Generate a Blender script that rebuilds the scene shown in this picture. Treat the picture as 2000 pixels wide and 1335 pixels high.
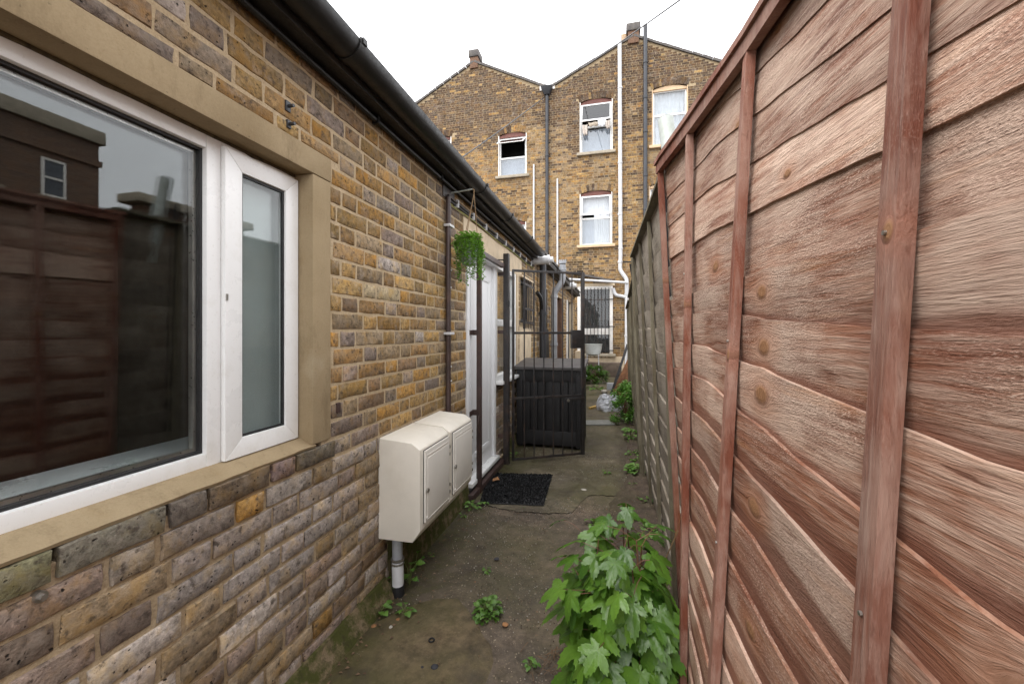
import bpy, bmesh, math, random
from mathutils import Vector, Matrix, noise as mnoise
from mathutils.geometry import tessellate_polygon

for _o in list(bpy.data.objects):
    bpy.data.objects.remove(_o)
S = bpy.context.scene
C = S.collection
R = random.Random(11)

# ------------------------------------------------------------------ camera
YAW = math.atan(200 / 800.0)
CA, SA = math.cos(YAW), math.sin(YAW)
HC = 1.32
cam_d = bpy.data.cameras.new('camera')
cam_d.sensor_width = 36.0
cam_d.lens = 14.4
cam_d.shift_y = -0.00975
cam_d.clip_start = 0.01
cam_d.clip_end = 500
cam = bpy.data.objects.new('camera', cam_d)
cam.location = (0, 0, HC)
cam.rotation_euler = (math.radians(90), 0, YAW)
C.objects.link(cam)
S.camera = cam

# ------------------------------------------------------------------ overcast sky, soft sun, exposure
W = bpy.data.worlds.new('World')
S.world = W
W.use_nodes = True
wn = W.node_tree
wn.nodes.clear()
w_out = wn.nodes.new('ShaderNodeOutputWorld')
w_bg = wn.nodes.new('ShaderNodeBackground')
w_sky = wn.nodes.new('ShaderNodeTexSky')
w_sky.sky_type = 'NISHITA'
w_sky.sun_disc = False
w_sky.sun_elevation = math.radians(58)
w_sky.sun_rotation = math.radians(230)
w_hs = wn.nodes.new('ShaderNodeHueSaturation')
w_hs.inputs['Saturation'].default_value = 0.12
w_mix = wn.nodes.new('ShaderNodeMix')
w_mix.data_type = 'RGBA'
w_mix.inputs[0].default_value = 0.86
w_mix.inputs[7].default_value = (10.6, 10.7, 11.0, 1)      # the even white cloud cover
wn.links.new(w_sky.outputs[0], w_hs.inputs['Color'])
wn.links.new(w_hs.outputs[0], w_mix.inputs[6])
wn.links.new(w_mix.outputs[2], w_bg.inputs[0])
w_bg.inputs[1].default_value = 0.11
wn.links.new(w_bg.outputs[0], w_out.inputs[0])
sun_d = bpy.data.lights.new('sun', 'SUN')
sun_d.energy = 1.1
sun_d.angle = math.radians(40)
sun_d.color = (1.0, 0.97, 0.93)
sun = bpy.data.objects.new('sun', sun_d)
sun.rotation_euler = Vector((-0.40, -0.34, 0.85)).to_track_quat('Z', 'Y').to_euler()
C.objects.link(sun)
S.view_settings.view_transform = 'Standard'
S.view_settings.look = 'None'
S.view_settings.gamma = 1.0
S.view_settings.use_curve_mapping = False
S.view_settings.exposure = 1.4
S.cycles.max_bounces = 8
S.cycles.diffuse_bounces = 5
S.cycles.transparent_max_bounces = 16
S.cycles.use_denoising = True


# ------------------------------------------------------------------ pixel -> direction helpers
def ray(px, py):
    r, u = (px - 1000) / 800.0, (648 - py) / 800.0
    return Vector((r * CA - SA, r * SA + CA, u))


def at(px, py, axis, val):
    d = ray(px, py)
    o = Vector((0, 0, HC))
    i = 'xyz'.index(axis)
    return o + d * ((val - o[i]) / d[i])


def gnd(px, py, z=0.0):
    return at(px, py, 'z', z)


def proj(p):
    x, y, z = p[0], p[1], p[2] - HC
    f = -x * SA + y * CA
    r = x * CA + y * SA
    if f < 0.02:
        return None
    return 1000 + 800 * r / f, 648 - 800 * z / f


def lerp(a, b, t):
    return a + (b - a) * t


def interp(tab, x):
    if x <= tab[0][0]:
        a, b = tab[0], tab[1]
    elif x >= tab[-1][0]:
        return tab[-1][1]
    else:
        for a, b in zip(tab, tab[1:]):
            if a[0] <= x <= b[0]:
                break
    return lerp(a[1], b[1], (x - a[0]) / (b[0] - a[0]))


def fbm(*p):
    return mnoise.noise(Vector(p))


# ------------------------------------------------------------------ material helper
class G:
    def __init__(s, name):
        s.m = bpy.data.materials.new(name)
        s.m.use_nodes = True
        s.t = s.m.node_tree
        s.t.nodes.clear()
        s.out = s.t.nodes.new('ShaderNodeOutputMaterial')
        s.pos = s.n('ShaderNodeNewGeometry').outputs['Position']

    def n(s, typ, props=None, **ins):
        nd = s.t.nodes.new(typ)
        for k, v in (props or {}).items():
            setattr(nd, k, v)
        for k, v in ins.items():
            key = int(k[1:]) if k[0] == 'i' and k[1:].isdigit() else k.replace('_', ' ')
            s.put(nd.inputs[key], v)
        return nd

    def put(s, sock, v):
        if isinstance(v, bpy.types.NodeSocket):
            s.t.links.new(v, sock)
        elif isinstance(v, (tuple, list)):
            if sock.type == 'RGBA' and len(v) == 3:
                v = (*v, 1)
            sock.default_value = v
        else:
            sock.default_value = v

    def scale(s, vec, k):
        if not isinstance(k, (tuple, list)):
            k = (k, k, k)
        return s.n('ShaderNodeVectorMath', {'operation': 'MULTIPLY'}, i0=vec, i1=k).outputs[0]

    def vadd(s, a, b):
        return s.n('ShaderNodeVectorMath', {'operation': 'ADD'}, i0=a, i1=b).outputs[0]

    def noise(s, scale=5, detail=4, rough=0.55, vec=None, k=None, dist=0.0):
        v = vec or s.pos
        if k:
            v = s.scale(v, k)
        return s.n('ShaderNodeTexNoise', None, Vector=v, Scale=scale, Detail=detail, Roughness=rough, Distortion=dist).outputs[0]

    def voro(s, scale=30, vec=None, k=None, feature='F1'):
        v = vec or s.pos
        if k:
            v = s.scale(v, k)
        return s.n('ShaderNodeTexVoronoi', {'feature': feature}, Vector=v, Scale=scale)

    def math(s, op, a, b=0.0, c=None, clamp=False):
        nd = s.n('ShaderNodeMath', {'operation': op, 'use_clamp': clamp}, i0=a, i1=b)
        if c is not None:
            s.put(nd.inputs[2], c)
        return nd.outputs[0]

    def map(s, f, a, b, c=0.0, d=1.0):
        return s.n('ShaderNodeMapRange', None, Value=f, From_Min=a, From_Max=b, To_Min=c, To_Max=d).outputs[0]

    def mix(s, f, a, b, blend='MIX'):
        nd = s.n('ShaderNodeMix', {'data_type': 'RGBA', 'blend_type': blend})
        nd.clamp_factor = True
        s.put(nd.inputs[0], f)
        s.put(nd.inputs[6], a)
        s.put(nd.inputs[7], b)
        return nd.outputs[2]

    def bump(s, h, strength=0.5, dist=0.005, normal=None):
        nd = s.n('ShaderNodeBump', None, Strength=strength, Distance=dist, Height=h)
        if normal:
            s.put(nd.inputs['Normal'], normal)
        return nd.outputs[0]

    def sep(s, v=None):
        return s.n('ShaderNodeSeparateXYZ', None, Vector=v or s.pos).outputs

    def bsdf(s, **ins):
        b = s.n('ShaderNodeBsdfPrincipled', None, **ins)
        s.t.links.new(b.outputs[0], s.out.inputs[0])
        return b


MATS = {}


def plain(name, col, rough=0.6, metal=0.0, var=0.25, nscale=9, bumps=0.15, spec=0.5, dirt=None, dirt_amt=0.5):
    g = G(name)
    n1 = g.noise(nscale, 5)
    n2 = g.noise(nscale * 9, 3)
    k = g.map(n1, 0.3, 0.7, 1 - var, 1 + var)
    c = g.mix(1.0, col, g.n('ShaderNodeCombineColor', None, Red=k, Green=k, Blue=k).outputs[0], 'MULTIPLY')
    if dirt:
        c = g.mix(g.map(g.noise(nscale * 0.6, 6, 0.7), 0.5, 0.72, 0, dirt_amt), c, dirt)
    r = g.map(n2, 0.3, 0.7, max(0.05, rough - 0.1), min(1, rough + 0.12))
    g.bsdf(Base_Color=c, Roughness=r, Metallic=metal, Specular_IOR_Level=spec, Normal=g.bump(n2, bumps, 0.003))
    MATS[name] = g.m
    return g.m


def brick_mat(name, attr=False, fine=1.0, pit=1.0):
    g = G(name)
    if attr:
        tint = g.n('ShaderNodeVertexColor', {'layer_name': 'tint'}).outputs[0]
    else:
        tint = g.n('ShaderNodeObjectInfo').outputs['Color']
    n1 = g.noise(14 * fine, 5, 0.65)
    n2 = g.noise(55 * fine, 5, 0.7)
    n3 = g.noise(230 * fine, 3, 0.6)
    k = g.map(n2, 0.3, 0.72, 0.42, 1.5)
    c = g.mix(1.0, tint, g.n('ShaderNodeCombineColor', None, Red=k, Green=k, Blue=k).outputs[0], 'MULTIPLY')
    # ochre and grey clouding within a brick
    och = g.mix(1.0, tint, (1.25, 1.06, 0.66), 'MULTIPLY')
    c = g.mix(g.map(n1, 0.48, 0.62, 0, 0.65), c, och)
    gry = g.mix(0.5, tint, (0.22, 0.185, 0.15))
    c = g.mix(g.map(g.noise(22 * fine, 4, 0.6, vec=g.vadd(g.pos, (7.3, 3.1, 9.9))), 0.48, 0.64, 0, 0.65), c, gry)
    # lime bloom
    c = g.mix(g.map(g.noise(9 * fine, 6, 0.75, vec=g.vadd(g.pos, (3.3, 8.1, 1.9))), 0.58, 0.74, 0, 0.6), c, (0.47, 0.40, 0.33))
    c = g.mix(g.map(g.noise(34 * fine, 5, 0.7, vec=g.vadd(g.pos, (5.3, 0.1, 7.9))), 0.54, 0.67, 0, 0.85), c, (0.07, 0.052, 0.04))
    # burnt pits
    v = g.voro(85 * fine, vec=g.vadd(g.pos, g.scale(g.n('ShaderNodeTexNoise', None, Vector=g.pos, Scale=60.0 * fine).outputs['Color'], 0.012))).outputs['Distance']
    sel = g.map(g.noise(26 * fine, 3, vec=g.vadd(g.pos, (1.7, 4.4, 2.2))), 0.54, 0.64, 0, 1)
    pm = g.math('MULTIPLY', g.map(v, 0.16, 0.30, pit, 0.0), sel)
    c = g.mix(pm, c, (0.025, 0.02, 0.016))
    h = g.math('SUBTRACT', g.math('ADD', g.math('MULTIPLY', n2, 0.7), g.math('MULTIPLY', n3, 0.35)), g.math('MULTIPLY', pm, 0.9))
    g.bsdf(Base_Color=c, Roughness=0.88, Specular_IOR_Level=0.25, Normal=g.bump(h, 1.0, 0.007))
    return g.m


M_BRICK = brick_mat('stock_brick')
M_BRICK_S = brick_mat('stock_brick_mass', True)
M_BRICK_F = brick_mat('far_stock_brick', True, 0.5, 0.6)


def mortar_mat(name, a, b, moss=False):
    g = G(name)
    n1, n2 = g.noise(6, 6, 0.65), g.noise(160, 4, 0.7)
    c = g.mix(g.map(n1, 0.35, 0.65), a, b)
    c = g.mix(g.map(n2, 0.35, 0.7, 0, 0.5), c, (a[0] * 0.55, a[1] * 0.5, a[2] * 0.45))
    c = g.mix(g.map(g.noise(45, 5, 0.7), 0.56, 0.7, 0, 0.55), c, (0.16, 0.12, 0.08))
    if moss:
        c = g.mix(g.map(g.noise(11, 6, 0.7), 0.36, 0.52, 0, 0.95), c, (0.060, 0.066, 0.016))
        c = g.mix(g.map(g.noise(30, 5, 0.7), 0.5, 0.66, 0, 0.7), c, (0.045, 0.04, 0.02))
    g.bsdf(Base_Color=c, Roughness=0.95, Specular_IOR_Level=0.15, Normal=g.bump(g.math('ADD', n2, g.noise(45, 5)), 0.7, 0.006))
    return g.m


M_MORTAR = mortar_mat('lime_mortar', (0.47, 0.36, 0.225), (0.56, 0.445, 0.30))
M_MORTAR_F = mortar_mat('far_mortar', (0.44, 0.35, 0.23), (0.40, 0.30, 0.18))
M_PLINTH = mortar_mat('mossy_render', (0.20, 0.15, 0.09), (0.27, 0.2, 0.13), True)


def stone_mat():
    g = G('sand_render')
    n1, n2 = g.noise(4, 6, 0.6), g.noise(190, 4, 0.7)
    c = g.mix(g.map(n1, 0.3, 0.7), (0.285, 0.215, 0.125), (0.385, 0.30, 0.185))
    c = g.mix(g.map(g.noise(14, 6, 0.75), 0.55, 0.75, 0, 0.5), c, (0.26, 0.18, 0.09))
    c = g.mix(g.map(g.noise(3.1, 3, 0.5, vec=g.vadd(g.pos, (4, 4, 4))), 0.63, 0.7, 0, 0.5), c, (0.48, 0.41, 0.29))
    c = g.mix(g.map(n2, 0.35, 0.7, 0, 0.3), c, (0.2, 0.14, 0.08))
    c = g.mix(g.map(g.noise(7, 6, 0.75, vec=g.vadd(g.scale(g.pos, (1, 1, 0.35)), (3, 1, 8))), 0.52, 0.68, 0, 0.55), c, (0.17, 0.125, 0.07))
    c = g.mix(g.map(g.noise(55, 4, 0.7, vec=g.vadd(g.pos, (1, 6, 2))), 0.66, 0.74, 0, 0.7), c, (0.06, 0.05, 0.03))
    g.bsdf(Base_Color=c, Roughness=0.93, Specular_IOR_Level=0.2, Normal=g.bump(g.math('ADD', n2, g.noise(60, 4)), 0.35, 0.003))
    return g.m


M_STONE = stone_mat()


def upvc_mat():
    g = G('white_upvc')
    n1 = g.noise(7, 6, 0.7)
    c = g.mix(g.map(n1, 0.52, 0.8, 0, 0.45), (0.80, 0.80, 0.79), (0.55, 0.52, 0.45))
    c = g.mix(g.map(g.noise(120, 3), 0.62, 0.75, 0, 0.25), c, (0.45, 0.42, 0.36))
    g.bsdf(Base_Color=c, Roughness=g.map(n1, 0.3, 0.7, 0.22, 0.42), Normal=g.bump(g.noise(25, 3), 0.04, 0.003))
    return g.m


M_UPVC = upvc_mat()


def glass_mat(name, ior, tint, gtint=(1, 1, 1)):
    g = G(name)
    back = g.n('ShaderNodeNewGeometry').outputs['Backfacing']      # the same reflection from both sides of the thin pane
    fr = g.n('ShaderNodeFresnel', None, IOR=g.map(back, 0, 1, ior, 1 / ior)).outputs[0]
    tr = g.n('ShaderNodeBsdfTransparent', None, Color=tint).outputs[0]
    gl = g.n('ShaderNodeBsdfGlossy', None, Color=gtint, Roughness=0.0).outputs[0]
    mx = g.n('ShaderNodeMixShader', None, i0=fr, i1=tr, i2=gl).outputs[0]
    g.t.links.new(mx, g.out.inputs[0])
    return g.m


M_GLASS = glass_mat('window_glass', 1.42, (0.94, 0.955, 0.955))
M_GLASS_FAR = glass_mat('far_window_glass', 1.75, (0.85, 0.87, 0.88))


def wood_mat(name, dark, mid, pale, orange, palek=0.5, knots=True, fuzz=1.0, band=None, vertical=False):
    """sawn board: grain runs along Y, flows round a knot given by each board's own 'knot' property"""
    g = G(name)
    x, y, z = g.sep()
    if vertical:
        x, y, z = x, z, y
    if knots:
        kn = g.n('ShaderNodeAttribute', {'attribute_type': 'OBJECT', 'attribute_name': 'knot'}).outputs['Vector']
        ky, kz, kr = g.sep(kn)
        dy = g.math('SUBTRACT', y, ky)
        dz = g.math('SUBTRACT', z, kz)
        wob = g.map(g.noise(16, 3), 0, 1, 0.8, 1.2)
        d2 = g.math('MULTIPLY', g.math('ADD', g.math('POWER', g.math('MULTIPLY', g.math('ABSOLUTE', dy), 0.75), 2.0), g.math('POWER', g.math('ABSOLUTE', dz), 2.0)), wob)
        r2 = g.math('MULTIPLY', kr, kr)
        q = g.math('DIVIDE', r2, g.math('MAXIMUM', d2, r2))
        psi = g.math('ADD', kz, g.math('MULTIPLY', dz, g.math('SUBTRACT', 1.0, g.math('MULTIPLY', q, 0.92))))
        kin = g.map(g.math('SQRT', d2), g.math('MULTIPLY', kr, 0.55), g.math('MULTIPLY', kr, 1.15), 1.0, 0.0)
        halo = g.map(g.math('SQRT', d2), g.math('MULTIPLY', kr, 1.0), g.math('MULTIPLY', kr, 3.2), 1.0, 0.0)
    else:
        psi, kin, halo = z, 0.0, 0.0
    seed = g.n('ShaderNodeObjectInfo').outputs['Random']
    off = g.math('MULTIPLY', seed, 37.0)
    gv = g.n('ShaderNodeCombineXYZ', None, X=g.math('MULTIPLY', x, 6.0), Y=g.math('ADD', g.math('MULTIPLY', y, 1.0), off), Z=g.math('MULTIPLY', psi, 14.0)).outputs[0]
    g1 = g.noise(2.2, 6, 0.62, vec=gv, dist=0.6)
    g2 = g.noise(9.0, 5, 0.65, vec=gv, dist=0.4)
    fv = g.n('ShaderNodeCombineXYZ', None, X=g.math('MULTIPLY', x, 1.0), Y=g.math('ADD', g.math('MULTIPLY', y, 0.42), g.math('MULTIPLY', z, 0.2)), Z=psi).outputs[0]
    fz = g.noise(430, 3, 0.6, vec=fv)
    fuzzmask = g.map(g.noise(5.5, 4, 0.6, vec=g.vadd(g.scale(g.pos, (1, 0.6, 1.6)), (0, 2.7, 5.1))), 0.42, 0.62, 0, fuzz)
    c = g.mix(g.map(g1, 0.34, 0.68), dark, mid)
    c = g.mix(g.map(g2, 0.47, 0.72, 0, 0.45), c, pale)
    big = g.noise(3.2, 4, 0.6, vec=g.vadd(g.vadd(g.pos, (9.1, 2.2, 4.0)), g.n('ShaderNodeCombineXYZ', None, X=off).outputs[0]))
    c = g.mix(g.map(big, 0.44, 0.60, 0, palek), c, pale)
    c = g.mix(g.map(big, 0.44, 0.32, 0, 0.55), c, (dark[0] * 1.3, dark[1] * 1.2, dark[2] * 1.15))
    c = g.mix(g.math('MULTIPLY', g.map(fz, 0.54, 0.68, 0, 0.6), fuzzmask), c, (min(1, pale[0] * 1.35), min(1, pale[1] * 1.35), min(1, pale[2] * 1.38)))
    c = g.mix(g.math('MULTIPLY', g.map(fz, 0.46, 0.34, 0, 0.55), fuzzmask), c, (dark[0] * 0.5, dark[1] * 0.5, dark[2] * 0.5))
    c = g.mix(g.map(g.noise(1.8, 5, 0.6, vec=gv), 0.6, 0.72, 0, 0.5), c, orange)
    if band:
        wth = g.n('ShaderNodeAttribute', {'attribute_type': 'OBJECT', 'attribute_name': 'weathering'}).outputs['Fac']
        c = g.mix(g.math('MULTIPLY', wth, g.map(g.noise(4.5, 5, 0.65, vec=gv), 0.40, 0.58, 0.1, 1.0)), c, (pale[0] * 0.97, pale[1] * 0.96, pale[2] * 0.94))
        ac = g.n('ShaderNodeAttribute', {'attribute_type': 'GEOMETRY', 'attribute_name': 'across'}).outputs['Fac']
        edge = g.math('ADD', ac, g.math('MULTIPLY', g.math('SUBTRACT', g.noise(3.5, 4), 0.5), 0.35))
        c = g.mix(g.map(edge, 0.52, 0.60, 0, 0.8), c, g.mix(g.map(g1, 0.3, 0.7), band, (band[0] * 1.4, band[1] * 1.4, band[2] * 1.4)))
    tone = g.map(seed, 0, 1, 0.78, 1.22)
    c = g.mix(1.0, c, g.n('ShaderNodeCombineColor', None, Red=tone, Green=tone, Blue=tone).outputs[0], 'MULTIPLY')
    g3 = g.noise(30.0, 4, 0.6, vec=gv, dist=0.2)
    c = g.mix(g.map(g3, 0.42, 0.28, 0, 0.5), c, (dark[0] * 0.6, dark[1] * 0.6, dark[2] * 0.6))
    c = g.mix(g.map(g2, 0.37, 0.30, 0, 0.75), c, (dark[0] * 0.75, dark[1] * 0.75, dark[2] * 0.75))
    h = g.math('ADD', g.math('MULTIPLY', g2, 0.7), g.math('ADD', g.math('MULTIPLY', g3, 0.4), g.math('MULTIPLY', g.math('MULTIPLY', fz, fuzzmask), 0.8)))
    if knots:
        ring = g.noise(24, 3, vec=g.n('ShaderNodeCombineXYZ', None, X=g.math('MULTIPLY', g.math('SQRT', d2), 26.0)).outputs[0])
        kc = g.mix(g.map(ring, 0.35, 0.65), (0.19, 0.088, 0.042), (0.35, 0.185, 0.09))
        kc = g.mix(g.map(kin, 0.75, 0.25, 0, 0.85), kc, (0.10, 0.048, 0.028))
        c = g.mix(g.math('MULTIPLY', halo, 0.45), c, (mid[0] * 1.15, mid[1] * 1.1, mid[2] * 1.0))
        c = g.mix(kin, c, kc)
        h = g.math('ADD', h, g.math('MULTIPLY', kin, 0.5))
    g.bsdf(Base_Color=c, Roughness=g.map(g2, 0.3, 0.7, 0.62, 0.85), Specular_IOR_Level=0.3, Normal=g.bump(h, 0.8, 0.006))
    return g.m


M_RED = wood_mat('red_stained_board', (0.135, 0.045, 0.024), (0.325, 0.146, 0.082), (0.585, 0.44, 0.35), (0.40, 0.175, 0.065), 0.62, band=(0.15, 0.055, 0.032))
M_REDBAT = wood_mat('red_stained_batten', (0.145, 0.042, 0.023), (0.26, 0.095, 0.056), (0.48, 0.345, 0.28), (0.27, 0.10, 0.04), 0.4, knots=True, fuzz=0.25, vertical=True)
M_GREY = wood_mat('weathered_grey_board', (0.125, 0.10, 0.074), (0.225, 0.19, 0.148), (0.37, 0.325, 0.27), (0.19, 0.16, 0.09), 0.55)
M_GREYB = wood_mat('mossy_grey_batten', (0.085, 0.070, 0.044), (0.15, 0.128, 0.085), (0.24, 0.215, 0.155), (0.14, 0.14, 0.045), 0.45, knots=False, fuzz=0.4, vertical=True)
M_PLANK = wood_mat('wet_brown_timber', (0.05, 0.022, 0.012), (0.15, 0.062, 0.025), (0.26, 0.12, 0.05), (0.25, 0.10, 0.03), 0.3, knots=False)

M_DOORW = plain('clean_white_door', (0.80, 0.80, 0.81), 0.5, var=0.02, nscale=2, bumps=0.0)
M_FROST = plain('grey_green_blind', (0.40, 0.43, 0.42), 0.7, var=0.12, nscale=3)
M_GUT = plain('black_plastic_gutter', (0.010, 0.0095, 0.0095), 0.42, var=0.35, dirt=(0.03, 0.027, 0.024), dirt_amt=0.4, spec=0.4)
M_SOFFIT = plain('black_painted_fascia', (0.012, 0.011, 0.0105), 0.6, var=0.4, dirt=(0.06, 0.04, 0.025))
M_BROWN = plain('brown_metal_paint', (0.055, 0.034, 0.030), 0.45, var=0.3, dirt=(0.13, 0.06, 0.035), dirt_amt=0.5)
M_BLACK = plain('black_metal_paint', (0.022, 0.019, 0.019), 0.48, var=0.35, dirt=(0.11, 0.055, 0.03), dirt_amt=0.6)
M_CHAR = plain('charcoal_painted_timber', (0.012, 0.011, 0.012), 0.55, var=0.4, dirt=(0.03, 0.028, 0.027), dirt_amt=0.5)
M_GREYP = plain('grey_plastic_pipe', (0.30, 0.31, 0.33), 0.42, var=0.14, dirt=(0.17, 0.15, 0.12), dirt_amt=0.5)
M_WHITEP = plain('white_plastic_pipe', (0.60, 0.60, 0.61), 0.4, var=0.1, dirt=(0.36, 0.33, 0.28), dirt_amt=0.4)
M_DARKP = plain('dark_cast_pipe', (0.035, 0.037, 0.043), 0.45, var=0.3)
M_GALV = plain('galvanised_metal', (0.42, 0.45, 0.42), 0.45, metal=0.35, var=0.2, dirt=(0.25, 0.26, 0.2))
M_BOX = plain('cream_meter_box', (0.75, 0.70, 0.61), 0.5, var=0.06, nscale=5, dirt=(0.52, 0.46, 0.36), dirt_amt=0.35, bumps=0.05)
M_BOXD = plain('pale_meter_door', (0.73, 0.69, 0.63), 0.42, var=0.05, nscale=4, dirt=(0.45, 0.42, 0.38), dirt_amt=0.4, bumps=0.04)
M_CREAM = plain('cream_wall_render', (0.62, 0.50, 0.35), 0.85, var=0.12, dirt=(0.32, 0.24, 0.15), dirt_amt=0.55, bumps=0.3)
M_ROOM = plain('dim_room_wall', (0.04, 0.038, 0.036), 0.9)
M_CURT = plain('white_net_curtain', (0.76, 0.77, 0.80), 0.9, var=0.08)
M_BLIND = plain('pale_grey_blind', (0.50, 0.53, 0.60), 0.8, var=0.08)
M_TRIM = plain('white_painted_frame', (0.76, 0.73, 0.69), 0.5, var=0.1, dirt=(0.45, 0.40, 0.33), dirt_amt=0.5)
M_REDHEAD = plain('oxide_red_paint', (0.145, 0.055, 0.042), 0.7, var=0.25)
M_SILL = plain('weathered_stone_sill', (0.36, 0.31, 0.235), 0.85, var=0.2, dirt=(0.2, 0.17, 0.12))
M_PEACH = plain('cream_painted_reveal', (0.60, 0.43, 0.27), 0.8, var=0.12)
M_SLATE = plain('grey_roof_slate', (0.085, 0.075, 0.07), 0.7, var=0.4, nscale=14, dirt=(0.13, 0.11, 0.07))
M_RUB = plain('black_rubber_mat', (0.014, 0.014, 0.015), 0.5, var=0.4, nscale=40)
M_BROWNDOOR = plain('brown_painted_door', (0.12, 0.062, 0.036), 0.6, var=0.25, dirt=(0.2, 0.12, 0.07))
M_BLUEDOOR = plain('navy_painted_door', (0.028, 0.033, 0.05), 0.5, var=0.25)
M_ROPE = plain('brown_twine', (0.26, 0.17, 0.09), 0.9)
M_YELCAB = plain('green_yellow_cable', (0.33, 0.33, 0.09), 0.6)
M_POT = plain('grey_plastic_pot', (0.38, 0.41, 0.42), 0.5, var=0.1)
M_STEEL = plain('dull_steel', (0.42, 0.40, 0.37), 0.35, metal=0.9)
M_SOCK = plain('pale_laundry', (0.58, 0.51, 0.45), 0.95, var=0.2, nscale=20)
M_YELLOW = plain('yellow_pine', (0.50, 0.33, 0.10), 0.75, var=0.2)
M_CER = plain('glazed_white_ceramic', (0.62, 0.64, 0.62), 0.25, var=0.1, dirt=(0.36, 0.38, 0.3))
M_DEAD = plain('dead_leaf', (0.26, 0.125, 0.05), 0.8, var=0.4, nscale=30)
M_TWIG = plain('dry_twig', (0.13, 0.08, 0.045), 0.85, var=0.5, nscale=30)
M_PEBBLE = plain('pale_grit', (0.40, 0.37, 0.32), 0.85, var=0.3)
M_CHARCOAL = plain('dark_grit_and_gap_shade', (0.03, 0.03, 0.035), 0.7, var=0.3)
M_STEM = plain('reddish_stem', (0.16, 0.075, 0.045), 0.6, var=0.2)
M_GSTEM = plain('green_stem', (0.12, 0.15, 0.04), 0.6, var=0.2)


def ground_mat(name, a, b, moss_amt, grit, wet=0.3, foot=False):
    g = G(name)
    n1, n2 = g.noise(2.2, 6, 0.65), g.noise(18, 6, 0.7)
    c = g.mix(g.map(n1, 0.40, 0.60), a, (b[0] * 1.25, b[1] * 1.22, b[2] * 1.2))
    c = g.mix(g.map(n2, 0.4, 0.68, 0, 0.8), c, (a[0] * 0.42, a[1] * 0.40, a[2] * 0.38))
    c = g.mix(g.map(g.noise(70, 4, 0.75), 0.5, 0.68, 0, 0.5), c, (b[0] * 1.35, b[1] * 1.3, b[2] * 1.25))
    v = g.voro(85)
    stones = g.math('MULTIPLY', g.map(v.outputs['Distance'], 0.20, 0.34, 1, 0), g.map(g.noise(45, 2, vec=g.vadd(g.pos, (5, 1, 2))), 0.5, 0.58, 0, 1))
    sc = g.mix(g.n('ShaderNodeSeparateColor', None, Color=v.outputs['Color']).outputs[0], (0.10, 0.07, 0.045), (0.44, 0.36, 0.26))
    c = g.mix(g.math('MULTIPLY', stones, grit), c, sc)
    mo = g.map(g.noise(1.7, 6, 0.7, vec=g.vadd(g.pos, (2, 5, 1))), 0.5 - moss_amt * 0.16, 0.72 - moss_amt * 0.1, 0, 0.25 + 0.6 * moss_amt)
    c = g.mix(mo, c, (0.075, 0.070, 0.022))
    c = g.mix(g.map(g.noise(4.5, 5, 0.65, vec=g.vadd(g.pos, (8, 3, 6))), 0.55, 0.72, 0, 0.7), c, (0.045, 0.034, 0.026))
    if foot:          # moss and dirt that collect along the wall foot
        fx = g.math('ADD', g.sep()[0], g.math('MULTIPLY', g.math('SUBTRACT', g.noise(5, 5, 0.7), 0.5), 0.45))
        c = g.mix(g.map(fx, -0.82, -1.06, 0, 0.85), c, g.mix(g.map(n2, 0.4, 0.6), (0.035, 0.027, 0.018), (0.06, 0.058, 0.018)))
        c = g.mix(g.map(fx, -0.02, 0.14, 0, 0.8), c, (0.045, 0.033, 0.022))
    big = g.voro(26, vec=g.vadd(g.pos, g.scale(g.n('ShaderNodeTexNoise', None, Vector=g.pos, Scale=30.0).outputs['Color'], 0.04)))
    bs = g.math('MULTIPLY', g.map(big.outputs['Distance'], 0.10, 0.16, 1, 0), g.map(g.noise(3, 3), 0.48, 0.58, 0, 1))
    c = g.mix(g.math('MULTIPLY', bs, 0.8 * grit), c, g.mix(g.n('ShaderNodeSeparateColor', None, Color=big.outputs['Color']).outputs[1], (0.24, 0.10, 0.045), (0.40, 0.33, 0.25)))
    r = g.map(n1, 0.35, 0.65, 0.9 - wet, 0.92)
    h = g.math('ADD', g.math('MULTIPLY', n2, 0.6), g.math('ADD', g.math('MULTIPLY', stones, 0.4 * grit), g.math('MULTIPLY', g.noise(150, 4, 0.7), 0.5)))
    g.bsdf(Base_Color=c, Roughness=r, Specular_IOR_Level=0.35, Normal=g.bump(h, 0.6, 0.006))
    return g.m


M_CONC = ground_mat('worn_concrete', (0.074, 0.057, 0.040), (0.145, 0.113, 0.083), 0.5, 1.0, 0.58, True)
M_CONC2 = ground_mat('damp_smooth_concrete', (0.080, 0.066, 0.044), (0.145, 0.122, 0.084), 0.7, 0.45, 0.58, True)
M_PATCH = ground_mat('mossy_trowelled_patch', (0.092, 0.070, 0.040), (0.150, 0.112, 0.066), 0.95, 0.15, 0.5)
M_SOIL = ground_mat('dark_soil', (0.05, 0.036, 0.025), (0.075, 0.055, 0.04), 0.3, 0.6, 0.2)


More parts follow.
